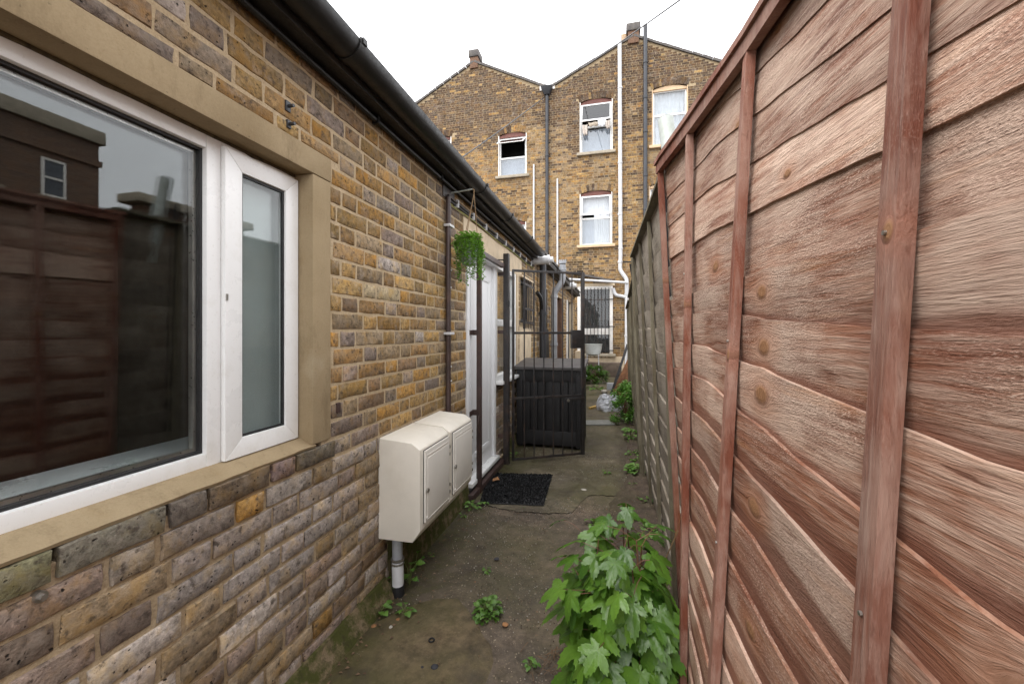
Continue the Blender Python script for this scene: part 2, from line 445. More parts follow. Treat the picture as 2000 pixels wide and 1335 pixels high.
def leaf_mat(name, a, b, gloss=0.35, wetspots=0.0):
    g = G(name)
    rnd = g.n('ShaderNodeObjectInfo').outputs['Random']
    n1 = g.noise(26, 4, 0.6)
    f = g.math('ADD', g.math('MULTIPLY', rnd, 0.65), g.math('MULTIPLY', n1, 0.5), clamp=True)
    c = g.mix(f, a, b)
    c = g.mix(g.map(g.noise(70, 3), 0.6, 0.75, 0, 0.35), c, (b[0] * 1.5, b[1] * 1.35, b[2] * 1.2))
    c = g.mix(g.map(g.noise(9, 3), 0.68, 0.78, 0, 0.4), c, (0.16, 0.13, 0.03))
    pb = g.n('ShaderNodeBsdfPrincipled', None, Base_Color=c, Roughness=gloss, Specular_IOR_Level=0.5, Normal=g.bump(g.noise(48, 4), 0.55, 0.006))
    tl = g.n('ShaderNodeBsdfTranslucent', None, Color=g.mix(1.0, c, (1.1, 1.25, 0.6), 'MULTIPLY'))
    mx = g.n('ShaderNodeMixShader', None, i0=0.25, i1=pb.outputs[0], i2=tl.outputs[0])
    g.t.links.new(mx.outputs[0], g.out.inputs[0])
    return g.m


M_LEAF = leaf_mat('sycamore_leaf', (0.020, 0.068, 0.011), (0.145, 0.285, 0.032), 0.33)
M_WEED = leaf_mat('weed_leaf', (0.06, 0.14, 0.022), (0.14, 0.27, 0.045), 0.45)
M_TRAIL = leaf_mat('trailing_leaf', (0.12, 0.27, 0.035), (0.30, 0.52, 0.10), 0.4)
M_BUSH = leaf_mat('shrub_leaf', (0.045, 0.12, 0.02), (0.12, 0.26, 0.04), 0.45)


def plastic_mat():
    g = G('clear_plastic_sheet')
    pb = g.n('ShaderNodeBsdfPrincipled', None, Base_Color=(0.55, 0.57, 0.62), Roughness=0.2)
    tr = g.n('ShaderNodeBsdfTransparent', None, Color=(0.95, 0.95, 0.97))
    mx = g.n('ShaderNodeMixShader', None, i0=0.72, i1=tr.outputs[0], i2=pb.outputs[0])
    g.t.links.new(mx.outputs[0], g.out.inputs[0])
    return g.m


M_PLAS = plastic_mat()


# ------------------------------------------------------------------ object helpers
def thing(name, label, cat, loc=(0, 0, 0), group=None, kind=None):
    o = bpy.data.objects.new(name, None)
    o.empty_display_size = 0.1
    o.location = loc
    C.objects.link(o)
    tag(o, label, cat, group, kind)
    return o


def tag(o, label=None, cat=None, group=None, kind=None):
    if label:
        o['label'] = label
    if cat:
        o['category'] = cat
    if group:
        o['group'] = group
    if kind:
        o['kind'] = kind
    return o


def root_loc(o):
    v = Vector(o.location)
    while o.parent:
        o = o.parent
        if o.type == 'EMPTY':
            v = Vector(o.location)
    return v


def adopt(o, p):
    """parent without moving: empties only carry a location, meshes built in place carry none"""
    o.parent = p
    q = p
    m = Matrix.Identity(4)
    chain = []
    while q:
        chain.append(q)
        q = q.parent
    w = Matrix.Identity(4)
    for q in reversed(chain):
        w = w @ q.matrix_parent_inverse @ q.matrix_basis
    o.matrix_parent_inverse = w.inverted()
    return o


class MB:
    def __init__(s):
        s.v, s.f, s.c = [], [], []

    def add(s, vs, fs, col=None):
        b = len(s.v)
        s.v += [tuple(v) for v in vs]
        s.f += [tuple(i + b for i in f) for f in fs]
        if col is not None:
            s.c += [col] * len(fs)
        return s

    def box(s, x0, x1, y0, y1, z0, z1, col=None):
        vs = [(x, y, z) for z in (z0, z1) for y in (y0, y1) for x in (x0, x1)]
        return s.add(vs, [(0, 2, 3, 1), (4, 5, 7, 6), (0, 1, 5, 4), (2, 6, 7, 3), (0, 4, 6, 2), (1, 3, 7, 5)], col)

    def hexa(s, p):
        """8 points: 4 of one end, 4 of the other in the same order"""
        return s.add(p, [(3, 2, 1, 0), (4, 5, 6, 7), (0, 1, 5, 4), (1, 2, 6, 5), (2, 3, 7, 6), (3, 0, 4, 7)])

    def bar(s, a, b, w, d, up=(0, 0, 1)):
        a, b = Vector(a), Vector(b)
        t = (b - a).normalized()
        u = Vector(up)
        if abs(t.dot(u)) > 0.95:
            u = Vector((0, 1, 0))
        sd = t.cross(u).normalized()
        u = sd.cross(t).normalized()
        q = [sd * w / 2 + u * d / 2, -sd * w / 2 + u * d / 2, -sd * w / 2 - u * d / 2, sd * w / 2 - u * d / 2]
        return s.hexa([a + k for k in q] + [b + k for k in q])

    def tube(s, pts, r, n=12, cap=True, hollow=0):
        pts = [Vector(p) for p in pts]
        rs = r if isinstance(r, (list, tuple)) else [r] * len(pts)
        rings, up = [], None
        for i, p in enumerate(pts):
            t = (pts[min(i + 1, len(pts) - 1)] - pts[max(i - 1, 0)]).normalized()
            if up is None:
                up = Vector((0, 0, 1)) if abs(t.z) < 0.9 else Vector((0, 1, 0))
            a = t.cross(up).normalized()
            up = a.cross(t).normalized()
            rings.append([p + (a * math.cos(2 * math.pi * k / n) + up * math.sin(2 * math.pi * k / n)) * rs[i] for k in range(n)])
        b = len(s.v)
        vs = [v for rg in rings for v in rg]
        fs = [(i * n + k, i * n + (k + 1) % n, (i + 1) * n + (k + 1) % n, (i + 1) * n + k) for i in range(len(pts) - 1) for k in range(n)]
        if cap:
            fs += [tuple(range(n - 1, -1, -1)), tuple((len(pts) - 1) * n + k for k in range(n))]
        return s.add(vs, fs)

    def ring(s, c, axis, r, h, n=16):
        c = Vector(c)
        ax = Vector(axis).normalized() * h / 2
        return s.tube([c - ax, c + ax], r, n)

    def build(s, name, mat, parent=None, smooth=False, bevel=0.0):
        me = bpy.data.meshes.new(name)
        me.from_pydata(s.v, [], s.f)
        if s.c:
            ca = me.color_attributes.new('tint', 'FLOAT_COLOR', 'CORNER')
            data = []
            for f, c in zip(s.f, s.c):
                data += [c[0], c[1], c[2], 1.0] * len(f)
            ca.data.foreach_set('color', data)
        if bevel:
            bm = bmesh.new()
            bm.from_mesh(me)
            bmesh.ops.recalc_face_normals(bm, faces=bm.faces)
            es = [e for e in bm.edges if len(e.link_faces) == 2 and e.calc_face_angle(0) > 0.6]
            bmesh.ops.bevel(bm, geom=es, offset=bevel, segments=2, profile=0.6, affect='EDGES', clamp_overlap=True)
            bm.to_mesh(me)
            bm.free()
        else:
            bm = bmesh.new()
            bm.from_mesh(me)
            bmesh.ops.recalc_face_normals(bm, faces=bm.faces)
            bm.to_mesh(me)
            bm.free()
        if smooth or bevel:
            me.polygons.foreach_set('use_smooth', [True] * len(me.polygons))
            if hasattr(me, 'set_sharp_from_angle'):
                me.set_sharp_from_angle(angle=math.radians(40))
        me.materials.append(mat)
        o = bpy.data.objects.new(name, me)
        C.objects.link(o)
        if parent:
            adopt(o, parent)
        return o


def link_copy(src_mesh, name, loc, rot=(0, 0, 0), scale=(1, 1, 1), parent=None):
    o = bpy.data.objects.new(name, src_mesh)
    o.location, o.rotation_euler, o.scale = loc, rot, scale
    C.objects.link(o)
    if parent:
        adopt(o, parent)
    return o


def elbow(a, b, c, n=6, r=0.08):
    """points of a rounded corner at b"""
    a, b, c = Vector(a), Vector(b), Vector(c)
    p, q = b + (a - b).normalized() * r, b + (c - b).normalized() * r
    return [p.lerp(b, i / n).lerp(b.lerp(q, i / n), i / n) for i in range(n + 1)]


def path_pts(pts, r=0.08):
    out = [Vector(pts[0])]
    for a, b, c in zip(pts, pts[1:], pts[2:]):
        out += elbow(a, b, c, 6, r)
    out.append(Vector(pts[-1]))
    return out

# ================================================================== setting: ground, path, soil
def grid_sheet(name, fx, u0, u1, nu, v0, v1, nv, mat, parent=None, kind=None):
    vs = [fx(lerp(u0, u1, i / nu), lerp(v0, v1, j / nv)) for j in range(nv + 1) for i in range(nu + 1)]
    fs = [(j * (nu + 1) + i, j * (nu + 1) + i + 1, (j + 1) * (nu + 1) + i + 1, (j + 1) * (nu + 1) + i) for j in range(nv) for i in range(nu)]
    o = MB().add(vs, fs).build(name, mat, parent, smooth=True)
    if kind:
        o['kind'] = kind
    return o


grid_sheet('ground', lambda u, v: (u, v, -0.045), -60, 60, 4, -60, 60, 4, M_SOIL, kind='structure')
XW = -1.131            # brick face of the left wall
CRK = [gnd(*p) for p in ((880, 990), (925, 984), (965, 990), (1010, 1000), (1060, 1001), (1100, 1004), (1117, 1001), (1128, 988), (1136, 978), (1150, 969), (1180, 967), (1260, 975))]
CRK = sorted([(p.x, p.y) for p in CRK])


def crack(x):
    return interp(CRK, x) + 0.024 * fbm(x * 9, 3, 0) + 0.022 * fbm(x * 27, 1, 0) + 0.014 * fbm(x * 70, 1, 4)


def hgt(x, y):
    return 0.004 * fbm(x * 3, y * 3, 0) + 0.0025 * fbm(x * 11, y * 11, 2)


path = tag(grid_sheet('path', lambda u, v: (u, lerp(-2.5, crack(u) - 0.002 - 0.016 * max(0, fbm(u * 23, 9, 9)), v), hgt(u, lerp(-2.5, crack(u), v))), -1.10, 0.5, 260, 0, 1, 40, M_CONC), kind='structure')
slab = grid_sheet('concrete_slab', lambda u, v: (u, lerp(crack(u) + 0.002, 13.6, v ** 1.6), 0.004 + hgt(u, lerp(crack(u), 13.6, v ** 1.6))), -1.13, 0.5, 260, 0, 1, 50, M_CONC2, path)
# trowelled mossy patch by the wall
pp = [gnd(*p) for p in ((600, 1345), (640, 1306), (690, 1254), (722, 1218), (790, 1184), (850, 1166), (893, 1166), (915, 1190), (935, 1220), (962, 1258), (968, 1290), (955, 1330), (938, 1390), (900, 1500), (700, 1500))]
m = MB()
cen = sum(pp, Vector()) / len(pp)
pts = []
for a, b in zip(pp, pp[1:] + pp[:1]):
    for t in range(6):
        q = a.lerp(b, t / 6)
        pts.append(q + Vector((fbm(q.x * 14, q.y * 14, 5), fbm(q.x * 14, q.y * 14, 8), 0)) * 0.012)
n = len(pts)
vs = [cen + Vector((0, 0, 0.009))]
for k, (f, zz) in enumerate(((0.5, 0.009), (0.93, 0.008), (1.0, -0.004))):
    vs += [cen.lerp(q, f) + Vector((0, 0, zz + (0.003 * fbm(q.x * 8, q.y * 8, k)))) for q in pts]
fs = [(0, 1 + i, 1 + (i + 1) % n) for i in range(n)]
for k in range(2):
    fs += [(1 + k * n + i, 1 + (k + 1) * n + i, 1 + (k + 1) * n + (i + 1) % n, 1 + k * n + (i + 1) % n) for i in range(n)]
MB().add(vs, fs).build('trowelled_patch', M_PATCH, path, smooth=True)
# soil strip along the fence
def soil_pt(u, v):
    y = lerp(1.2, 6.6, v)
    inner = interp([(1.2, 0.10), (1.9, 0.02), (2.6, -0.03), (3.2, -0.06), (3.7, 0.07), (4.6, 0.12), (6.6, 0.16)], y) + 0.03 * fbm(y * 4, 1, 1)
    x = lerp(inner, 0.36, u)
    return (x, y, -0.006 + 0.034 * min(1, u * 4) + 0.014 * fbm(x * 14, y * 14, 0) + 0.008 * fbm(x * 40, y * 40, 0))
tag(grid_sheet('soil_bed', soil_pt, 0, 1, 14, 0, 1, 150, M_SOIL), kind='structure')

# ================================================================== brick helpers
OCH = [(0.30, 0.195, 0.085), (0.265, 0.165, 0.075), (0.215, 0.14, 0.082), (0.33, 0.215, 0.09), (0.25, 0.185, 0.115), (0.22, 0.17, 0.125), (0.29, 0.185, 0.085), (0.31, 0.205, 0.085), (0.33, 0.19, 0.06), (0.18, 0.14, 0.115), (0.255, 0.185, 0.11)]
GRY = [(0.30, 0.235, 0.185), (0.30, 0.245, 0.205), (0.22, 0.165, 0.125), (0.32, 0.265, 0.23), (0.24, 0.20, 0.16), (0.27, 0.20, 0.125), (0.39, 0.335, 0.29), (0.35, 0.30, 0.265), (0.235, 0.175, 0.14)]


def tint_near(y, z):
    low = 0.92 - 0.09 * (y - 0.5) + 0.12 * fbm(y * 1.5, z * 2, 1)
    p = GRY if (z < low and R.random() < 0.965) or R.random() < 0.06 else OCH
    c = R.choice(p)
    k = R.uniform(0.68, 1.4) if p is OCH else R.uniform(0.75, 1.4)
    return tuple(max(0.02, x * k) for x in c)


def subtract(rect, holes):
    """rect (y0,y1,z0,z1) minus holes -> the largest remaining piece or None"""
    y0, y1, z0, z1 = rect
    for a, b, c, d in holes:
        if y1 <= a or y0 >= b or z1 <= c or z0 >= d:
            continue
        opts = []
        if y0 < a:
            opts.append((y0, a - 0.006, z0, z1))
        if y1 > b:
            opts.append((b + 0.006, y1, z0, z1))
        if z0 < c:
            opts.append((y0, y1, z0, c - 0.004))
        if z1 > d:
            opts.append((y0, y1, d + 0.004, z1))
        opts = [o for o in opts if o[1] - o[0] > 0.025 and o[3] - o[2] > 0.018]
        if not opts:
            return None
        y0, y1, z0, z1 = max(opts, key=lambda o: (o[1] - o[0]) * (o[3] - o[2]))
    return (y0, y1, z0, z1)


def flemish(u0, u1, z0, z1, holes, seed, zref):
    rr = random.Random(seed)
    k0, k1 = math.floor((z0 - zref) / 0.075), math.ceil((z1 - zref) / 0.075)
    out = []
    for k in range(k0, k1):
        zb = zref + k * 0.075
        u = u0 - 0.35 + (0.16875 if k % 2 else 0.0) + rr.uniform(-0.012, 0.012)
        hd = True
        while u < u1:
            L = (0.1125 if hd else 0.225) + rr.uniform(-0.006, 0.006)
            r = [max(u, u0), min(u + L - 0.012, u1), max(zb + 0.0065, z0), min(zb + 0.0695, z1)]
            u += L
            hd = not hd
            if r[1] - r[0] < 0.03 or r[3] - r[2] < 0.02:
                continue
            r = subtract(r, holes)
            if r:
                out.append(r)
    return out


def brick_mesh(L, H, seed):
    rr = random.Random(seed)
    ny, nz, D = (5 if L > 0.15 else 3), 2, 0.05
    i = 0.003
    vs, fs = [], []
    for b in range(nz + 1):
        for a in range(ny + 1):
            y = lerp(-L / 2 + i, L / 2 - i, a / ny) + rr.uniform(-1, 1) * 0.0026
            z = lerp(-H / 2 + i, H / 2 - i, b / nz) + rr.uniform(-1, 1) * 0.0018
            vs.append((rr.uniform(-0.0011, 0.0006), y, z))
    idx = lambda a, b: b * (ny + 1) + a
    for b in range(nz):
        for a in range(ny):
            fs.append((idx(a, b), idx(a + 1, b), idx(a + 1, b + 1), idx(a, b + 1)))
    per = [(a, 0) for a in range(ny)] + [(ny, b) for b in range(nz)] + [(a, nz) for a in range(ny, 0, -1)] + [(0, b) for b in range(nz, 0, -1)]
    n = len(per)
    for ring, x in ((1, -0.0032), (2, -D)):
        base = len(vs)
        for (a, b) in per:
            p = vs[idx(a, b)]
            e = 0.0030 if ring == 1 else 0.002
            y = p[1] + (e if a == ny else -e if a == 0 else 0)
            z = p[2] + (e if b == nz else -e if b == 0 else 0)
            vs.append((x + rr.uniform(-0.0015, 0.0015), y + rr.uniform(-1, 1) * 0.0012, z + rr.uniform(-1, 1) * 0.0012))
        for q in range(n):
            q2 = (q + 1) % n
            if ring == 1:
                fs.append((idx(*per[q]), base + q, base + q2, idx(*per[q2])))
            else:
                fs.append((base - n + q, base + q, base + q2, base - n + q2))
    me = bpy.data.meshes.new('brick')
    me.from_pydata(vs, [], fs)
    bm = bmesh.new()
    bm.from_mesh(me)
    bmesh.ops.recalc_face_normals(bm, faces=bm.faces)
    bm.to_mesh(me)
    bm.free()
    me.polygons.foreach_set('use_smooth', [True] * len(me.polygons))
    me.set_sharp_from_angle(angle=math.radians(50))
    me.materials.append(M_BRICK)
    return me


def mass_brick(mb, fr, y0, y1, z0, z1, col, rr, D=0.03, ch=0.004, jit=0.002):
    """fr maps (depth towards viewer, u, z) to a point"""
    d = rr.uniform(-jit, jit)
    q = [(y0, z0), (y1, z0), (y1, z1), (y0, z1)]
    s = [(1, 1), (-1, 1), (-1, -1), (1, -1)]
    j = lambda: rr.uniform(-0.0015, 0.0015)
    a = [fr(d + j(), y + k[0] * ch, z + k[1] * ch) for (y, z), k in zip(q, s)]
    b = [fr(d - 0.005, y + j(), z + j()) for (y, z) in q]
    c = [fr(d - D, y, z) for (y, z) in q]
    fs = [(0, 1, 2, 3)] + [(i, 4 + i, 4 + (i + 1) % 4, (i + 1) % 4) for i in range(4)] + [(4 + i, 8 + i, 8 + (i + 1) % 4, 4 + (i + 1) % 4) for i in range(4)]
    mb.add(a + b + c, fs, col)


def holed_wall(name, mat, outline, holes, fr, depth, parent):
    """a flat wall with rectangular holes: outline and holes in (u, z)"""
    loops = [[Vector((u, z, 0)) for u, z in outline]] + [[Vector((a, c, 0)), Vector((b, c, 0)), Vector((b, d, 0)), Vector((a, d, 0))] for a, b, c, d in holes]
    flat = [p for l in loops for p in l]
    tr = tessellate_polygon(loops)
    mb = MB()
    mb.add([fr(0, p.x, p.y) for p in flat], [tuple(t) for t in tr])
    mb.add([fr(-depth, p.x, p.y) for p in flat], [tuple(t) for t in tr])
    k = 0
    for l in loops:
        n = len(l)
        mb.add([fr(0, p.x, p.y) for p in l] + [fr(-depth, p.x, p.y) for p in l], [(i, (i + 1) % n, n + (i + 1) % n, n + i) for i in range(n)])
    return mb.build(name, mat, parent)


# ================================================================== left annexe (white window, white door)
AN = thing('brick_annexe', 'low yellow stock brick annexe along the left with white windows and black gutter', 'building', (XW, 2.2, 0))
ZREF = 0.876
WIN = (-1.0, 1.448, 0.876, 2.025)          # outer edge of the sand render surround
DOOR = (3.04, 3.87, 0.0, 2.03)
SIDEW = (3.87, 4.74, 0.81, 2.03)
BAND = (2.98, 5.02, 2.03, 2.215)
BARW = (4.96, 5.62, 1.42, 2.03)
PAN = (4.90, 5.62, 0.55, 1.38)
Y_END = 5.75
holes_a = [WIN, DOOR, SIDEW, BAND, BARW, PAN]
frA = lambda d, u, z: (XW + d, u, z)
holed_wall('wall', M_MORTAR, [(-2.0, -0.05), (Y_END, -0.05), (Y_END, 2.45), (-2.0, 2.45)], [(-0.95, 1.40, 0.84, 1.98), (3.03, 4.72, 0.03, 2.02), (4.97, 5.61, 1.435, 2.012)], lambda d, u, z: (XW - 0.0034 + d, u, z), 0.2, AN)
rects = flemish(-2.0, Y_END, 0.03, 2.40, holes_a, 5, ZREF)


def area2d(r):
    ps = [proj((XW, y, z)) for y, z in ((r[0], r[2]), (r[1], r[2]), (r[1], r[3]), (r[0], r[3]))]
    if any(p is None for p in ps):
        return 0
    c = (sum(p[0] for p in ps) / 4, sum(p[1] for p in ps) / 4)
    if not (-60 < c[0] < 2000 and -60 < c[1] < 1400):
        return 0
    return abs(sum(ps[i][0] * ps[(i + 1) % 4][1] - ps[(i + 1) % 4][0] * ps[i][1] for i in range(4)) / 2)


rects.sort(key=area2d, reverse=True)
LV = [brick_mesh(0.215, 0.065, s) for s in range(9)]
HV = [brick_mesh(0.1025, 0.065, 50 + s) for s in range(7)]
mass = MB()
RENDERED = (at(745, 565, 'x', XW).y, at(745, 565, 'x', XW).z)
for i, (y0, y1, z0, z1) in enumerate(rects):
    yc, zc, L, H = (y0 + y1) / 2, (z0 + z1) / 2, y1 - y0, z1 - z0
    col = tint_near(yc, zc)
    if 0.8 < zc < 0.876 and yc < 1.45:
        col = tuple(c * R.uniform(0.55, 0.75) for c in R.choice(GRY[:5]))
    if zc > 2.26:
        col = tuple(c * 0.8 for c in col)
    if i < 300:
        me, nom = (R.choice(LV), 0.215) if L > 0.15 else (R.choice(HV), 0.1025)
        rough = 1.0 if zc < 0.8 else 0.25
        sill = 0.010 if (zc > 0.80 and zc < 0.876 and yc < 1.4) else 0.0
        o = link_copy(me, 'brick', (XW + (0.0055 if zc < 0.8 else 0.0) + R.uniform(-0.003, 0.003) * rough + sill, yc + R.uniform(-1, 1) * 0.002, zc + R.uniform(-1, 1) * 0.0025 * rough),
                      (R.uniform(-1, 1) * 0.024 * rough, R.uniform(-1, 1) * 0.03 * rough, R.uniform(-1, 1) * 0.012 * rough),
                      (1, L / nom * R.uniform(0.975, 1.0), H / 0.065 * R.uniform(0.94, 1.03)), AN)
        if abs(yc - RENDERED[0]) < 0.12 and abs(zc - RENDERED[1]) < 0.04:
            col = (0.42, 0.335, 0.205)
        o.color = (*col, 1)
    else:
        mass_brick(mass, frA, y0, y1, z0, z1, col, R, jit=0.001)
mass.build('brickwork', M_BRICK_S, AN)['kind'] = 'stuff'

# sloped mossy plinth
def plinth(name, y0, y1, zt, xo, mat):
    ns = int((y1 - y0) / 0.05)
    prof = [(XW - 0.02, zt + 0.004), (XW + 0.018, zt), (lerp(XW, xo, 0.45), zt * 0.62), (lerp(XW, xo, 0.85), zt * 0.22), (xo, -0.012), (XW - 0.02, -0.03)]
    vs = []
    for i in range(ns + 1):
        y = lerp(y0, y1, i / ns)
        for k, (x, z) in enumerate(prof):
            w = 0.010 if 0 < k < 5 else 0
            vs.append((x + w * fbm(y * 6, k, 0), y, z + w * fbm(y * 7, k, 4) + 0.006 * fbm(y * 25, k, 9)))
    n = len(prof)
    fs = [(i * n + k, i * n + k + 1, (i + 1) * n + k + 1, (i + 1) * n + k) for i in range(ns) for k in range(n - 1)]
    return MB().add(vs, fs).build(name, mat, AN, smooth=True)
plinth('plinth', -2.0, 1.85, 0.085, XW + 0.075, M_PLINTH)
plinth('plinth', 1.86, 3.03, 0.25, XW + 0.035, M_PLINTH)
plinth('plinth', 4.05, 5.70, 0.12, XW + 0.05, M_PLINTH)

# --- big white window with its sand render surround
wp = adopt(thing('window', None, None, (XW, 0.4, 0.88)), AN)
y_in, z_lo, z_hi = 1.343, 0.876, 1.931
XF = XW - 0.075          # face of the fixed frame
XS = XW - 0.055          # face of the opening sash
sm = MB()
sm.box(XW - 0.16, XW + 0.008, -1.0, WIN[1], z_hi, WIN[3])
sm.build('lintel', M_STONE, wp, bevel=0.006)
MB().box(XW - 0.16, XW + 0.0055, y_in, WIN[1] - 0.001, 0.885, z_hi - 0.0005).build('jamb', M_STONE, wp, bevel=0.006)
# sloped mortar sill, ragged front edge
ns = 60
vs, fs = [], []
for i in range(ns + 1):
    y = lerp(-1.0, 1.36, i / ns)
    xf = XW + 0.004 + 0.006 * fbm(y * 12, 0, 0) + 0.004 * fbm(y * 40, 3, 0)
    for x, z in ((XF - 0.03, 0.915), (XF + 0.03, 0.906), (XW - 0.012, 0.889 + 0.003 * fbm(y * 9, 5, 5)), (xf, 0.881 + 0.003 * fbm(y * 15, 7, 5)), (xf - 0.004, 0.872), (XF, 0.86)):
        vs.append((x, y, z))
fs = [(i * 6 + k, i * 6 + k + 1, (i + 1) * 6 + k + 1, (i + 1) * 6 + k) for i in range(ns) for k in range(5)]
MB().add(vs, fs).build('sill', M_STONE, wp, smooth=True)
f = MB()                                           # fixed frame: bottom, top, mullion, right stile
f.box(XF - 0.06, XF, -0.9, 0.985, 0.902, 0.950)
f.box(XF - 0.06, XF, -0.9, 0.985, 1.880, 1.928)
f.box(XF - 0.06, XF + 0.001, 0.985, 1.036, 0.903, 1.927)
f.box(XF - 0.06, XF, 1.036, 1.341, 0.903, 0.93)
f.box(XF - 0.06, XF, 1.036, 1.341, 1.89, 1.927)
f.box(XF - 0.06, XF, 1.31, 1.341, 0.93, 1.89)
f.build('frame', M_UPVC, wp, bevel=0.004)
vs = []
for i in range(81):
    y = lerp(-0.9, 1.341, i / 80)
    d = 0.006 + 0.006 * max(0, fbm(y * 9, 1, 1)) + 0.004 * max(0, fbm(y * 31, 2, 1))
    vs += [(XF + 0.0015, y, 1.9315), (XF + 0.003, y, 1.928 - d), (XF + 0.001, y, 1.926 - d)]
MB().add(vs, [(i * 3 + k, i * 3 + k + 1, i * 3 + k + 4, i * 3 + k + 3) for i in range(80) for k in (0, 1)]).build('sealant', plain('mouldy_sealant', (0.075, 0.058, 0.03), 0.9, var=0.5, nscale=60), wp)
b = MB()
for (a0, a1, c0, c1) in ((-0.9, 0.985, 0.950, 0.958), (-0.9, 0.985, 1.872, 1.880), (0.977, 0.985, 0.958, 1.872)):
    b.box(XF - 0.034, XF - 0.016, a0, a1, c0, c1)
b.build('gasket', M_RUB, wp)
MB().box(XF - 0.030, XF - 0.026, -0.9, 0.980, 0.953, 1.877).build('pane', M_GLASS, wp)
MB().box(XF - 0.050, XF - 0.046, -0.9, 0.980, 0.953, 1.877).build('pane', M_GLASS, wp)
b = MB()
b.box(XF - 0.046, XF - 0.030, 0.966, 0.9768, 0.958, 1.872)
b.box(XF - 0.046, XF - 0.030, -0.9, 0.966, 0.9585, 0.968)
b.box(XF - 0.046, XF - 0.030, -0.9, 0.966, 1.862, 1.8715)
b.build('spacer_bar', M_STEEL, wp)
# opening sash with mitred corners
def mitred(name, mat, x0, x1, y0, y1, z0, z1, w, parent, bev=0.004):
    mb = MB()
    o = [(y0, z0), (y1, z0), (y1, z1), (y0, z1)]
    i = [(y0 + w, z0 + w), (y1 - w, z0 + w), (y1 - w, z1 - w), (y0 + w, z1 - w)]
    for k in range(4):
        k2 = (k + 1) % 4
        g = 0.0004
        P = [o[k], o[k2], i[k2], i[k]]
        mb.hexa([(x1, *p) for p in P] + [(x0, *p) for p in P])
    return mb.build(name, mat, parent, bevel=bev)
sash = mitred('casement', M_UPVC, XF + 0.002, XS, 1.030, 1.337, 0.912, 1.905, 0.062, wp, 0.003)
mitred('gasket', M_RUB, XF + 0.003, XF + 0.012, 1.091, 1.276, 0.973, 1.844, 0.009, sash, 0)
MB().box(XF + 0.003, XF + 0.007, 1.099, 1.268, 0.981, 1.836).build('pane', M_GLASS, sash)
MB().box(XF - 0.017, XF - 0.013, 1.095, 1.272, 0.975, 1.842).build('pane', M_GLASS, sash)
MB().box(XS, XS + 0.003, 1.032, 1.038, 1.42, 1.44).build('handle_cap', M_STEEL, sash)
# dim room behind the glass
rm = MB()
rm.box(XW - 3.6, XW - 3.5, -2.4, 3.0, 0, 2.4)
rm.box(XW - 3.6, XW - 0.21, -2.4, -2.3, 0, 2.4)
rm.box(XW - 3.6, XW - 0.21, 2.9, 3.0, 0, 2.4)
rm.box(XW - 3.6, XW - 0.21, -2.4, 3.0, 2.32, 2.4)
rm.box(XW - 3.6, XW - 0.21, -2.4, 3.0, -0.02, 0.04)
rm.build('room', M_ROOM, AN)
MB().box(XW - 0.36, XF - 0.062, -0.9, 1.34, 0.915, 0.945).build('inner_sill', M_UPVC, wp, bevel=0.004)
MB().box(XF - 0.048, XF - 0.044, 1.045, 1.325, 0.96, 1.875).build('blind', M_FROST, wp)

# --- white door
dr = adopt(thing('door', None, None, (XW, 3.45, 0.05)), AN)
XD = XW - 0.012
MB().box(XD - 0.06, XW + 0.006, 3.055, 3.115, 0.085, 2.0).build('frame', M_DOORW, dr, bevel=0.004)
MB().box(XD - 0.06, XW + 0.006, 3.80, 3.86, 0.085, 2.0).build('frame', M_DOORW, dr, bevel=0.004)
MB().box(XD - 0.06, XW + 0.0055, 3.115, 3.80, 1.94, 2.0).build('frame', M_DOORW, dr, bevel=0.004)
MB().box(XD - 0.05, XD - 0.008, 3.118, 3.797, 0.12, 1.938).build('door_panel', M_DOORW, dr, bevel=0.005)
pm = MB()
for y0, y1, z0, z1 in ((3.19, 3.73, 0.24, 0.30), (3.19, 3.73, 1.78, 1.84), (3.19, 3.25, 0.30, 1.78), (3.67, 3.73, 0.30, 1.78)):
    pm.box(XD - 0.008, XD - 0.002, y0, y1, z0, z1)
pm.build('moulding', M_DOORW, dr, bevel=0.003)
MB().box(XD - 0.02, XW + 0.045, 3.06, 3.86, 0.085, 0.12).build('weather_bar', M_UPVC, dr, bevel=0.006)
MB().box(XW - 0.1, XW + 0.07, 3.0, 3.98, -0.01, 0.055).build('threshold', M_BROWN, dr, bevel=0.008)
MB().box(XW - 0.1, XW + 0.035, 3.03, 3.90, 0.055, 0.085).build('threshold', M_CHAR, dr, bevel=0.006)
# --- white side window next to the door
sw = adopt(thing('window', None, None, (XW, 4.3, 0.8)), AN)
mitred('frame', M_UPVC, XD - 0.055, XW + 0.004, 3.862, 4.70, 0.835, 2.0, 0.05, sw)
MB().box(XD - 0.05, XW + 0.001, 3.912, 4.65, 1.38, 1.45).build('transom', M_UPVC, sw, bevel=0.004)
MB().box(XD - 0.03, XD - 0.026, 3.908, 4.654, 0.88, 1.385).build('pane', M_GLASS, sw)
MB().box(XD - 0.03, XD - 0.026, 3.908, 4.654, 1.445, 1.955).build('pane', M_GLASS, sw)
MB().box(XW - 0.06, XW + 0.07, 3.87, 4.76, 0.80, 0.833).build('sill', M_UPVC, sw, bevel=0.005)
# cream render over door and the panel under the barred window
MB().box(XW - 0.03, XW + 0.002, BAND[0], BAND[1], 2.002, BAND[3]).build('render_band', M_CREAM, AN, bevel=0.003)
MB().box(XW - 0.03, XW + 0.003, PAN[0], PAN[1], PAN[2], PAN[3]).build('render_panel', M_CREAM, AN, bevel=0.003)
MB().box(XW - 0.03, XW + 0.012, 4.745, 4.80, 0.12, 2.0).build('render_strip', M_CREAM, AN, bevel=0.003)
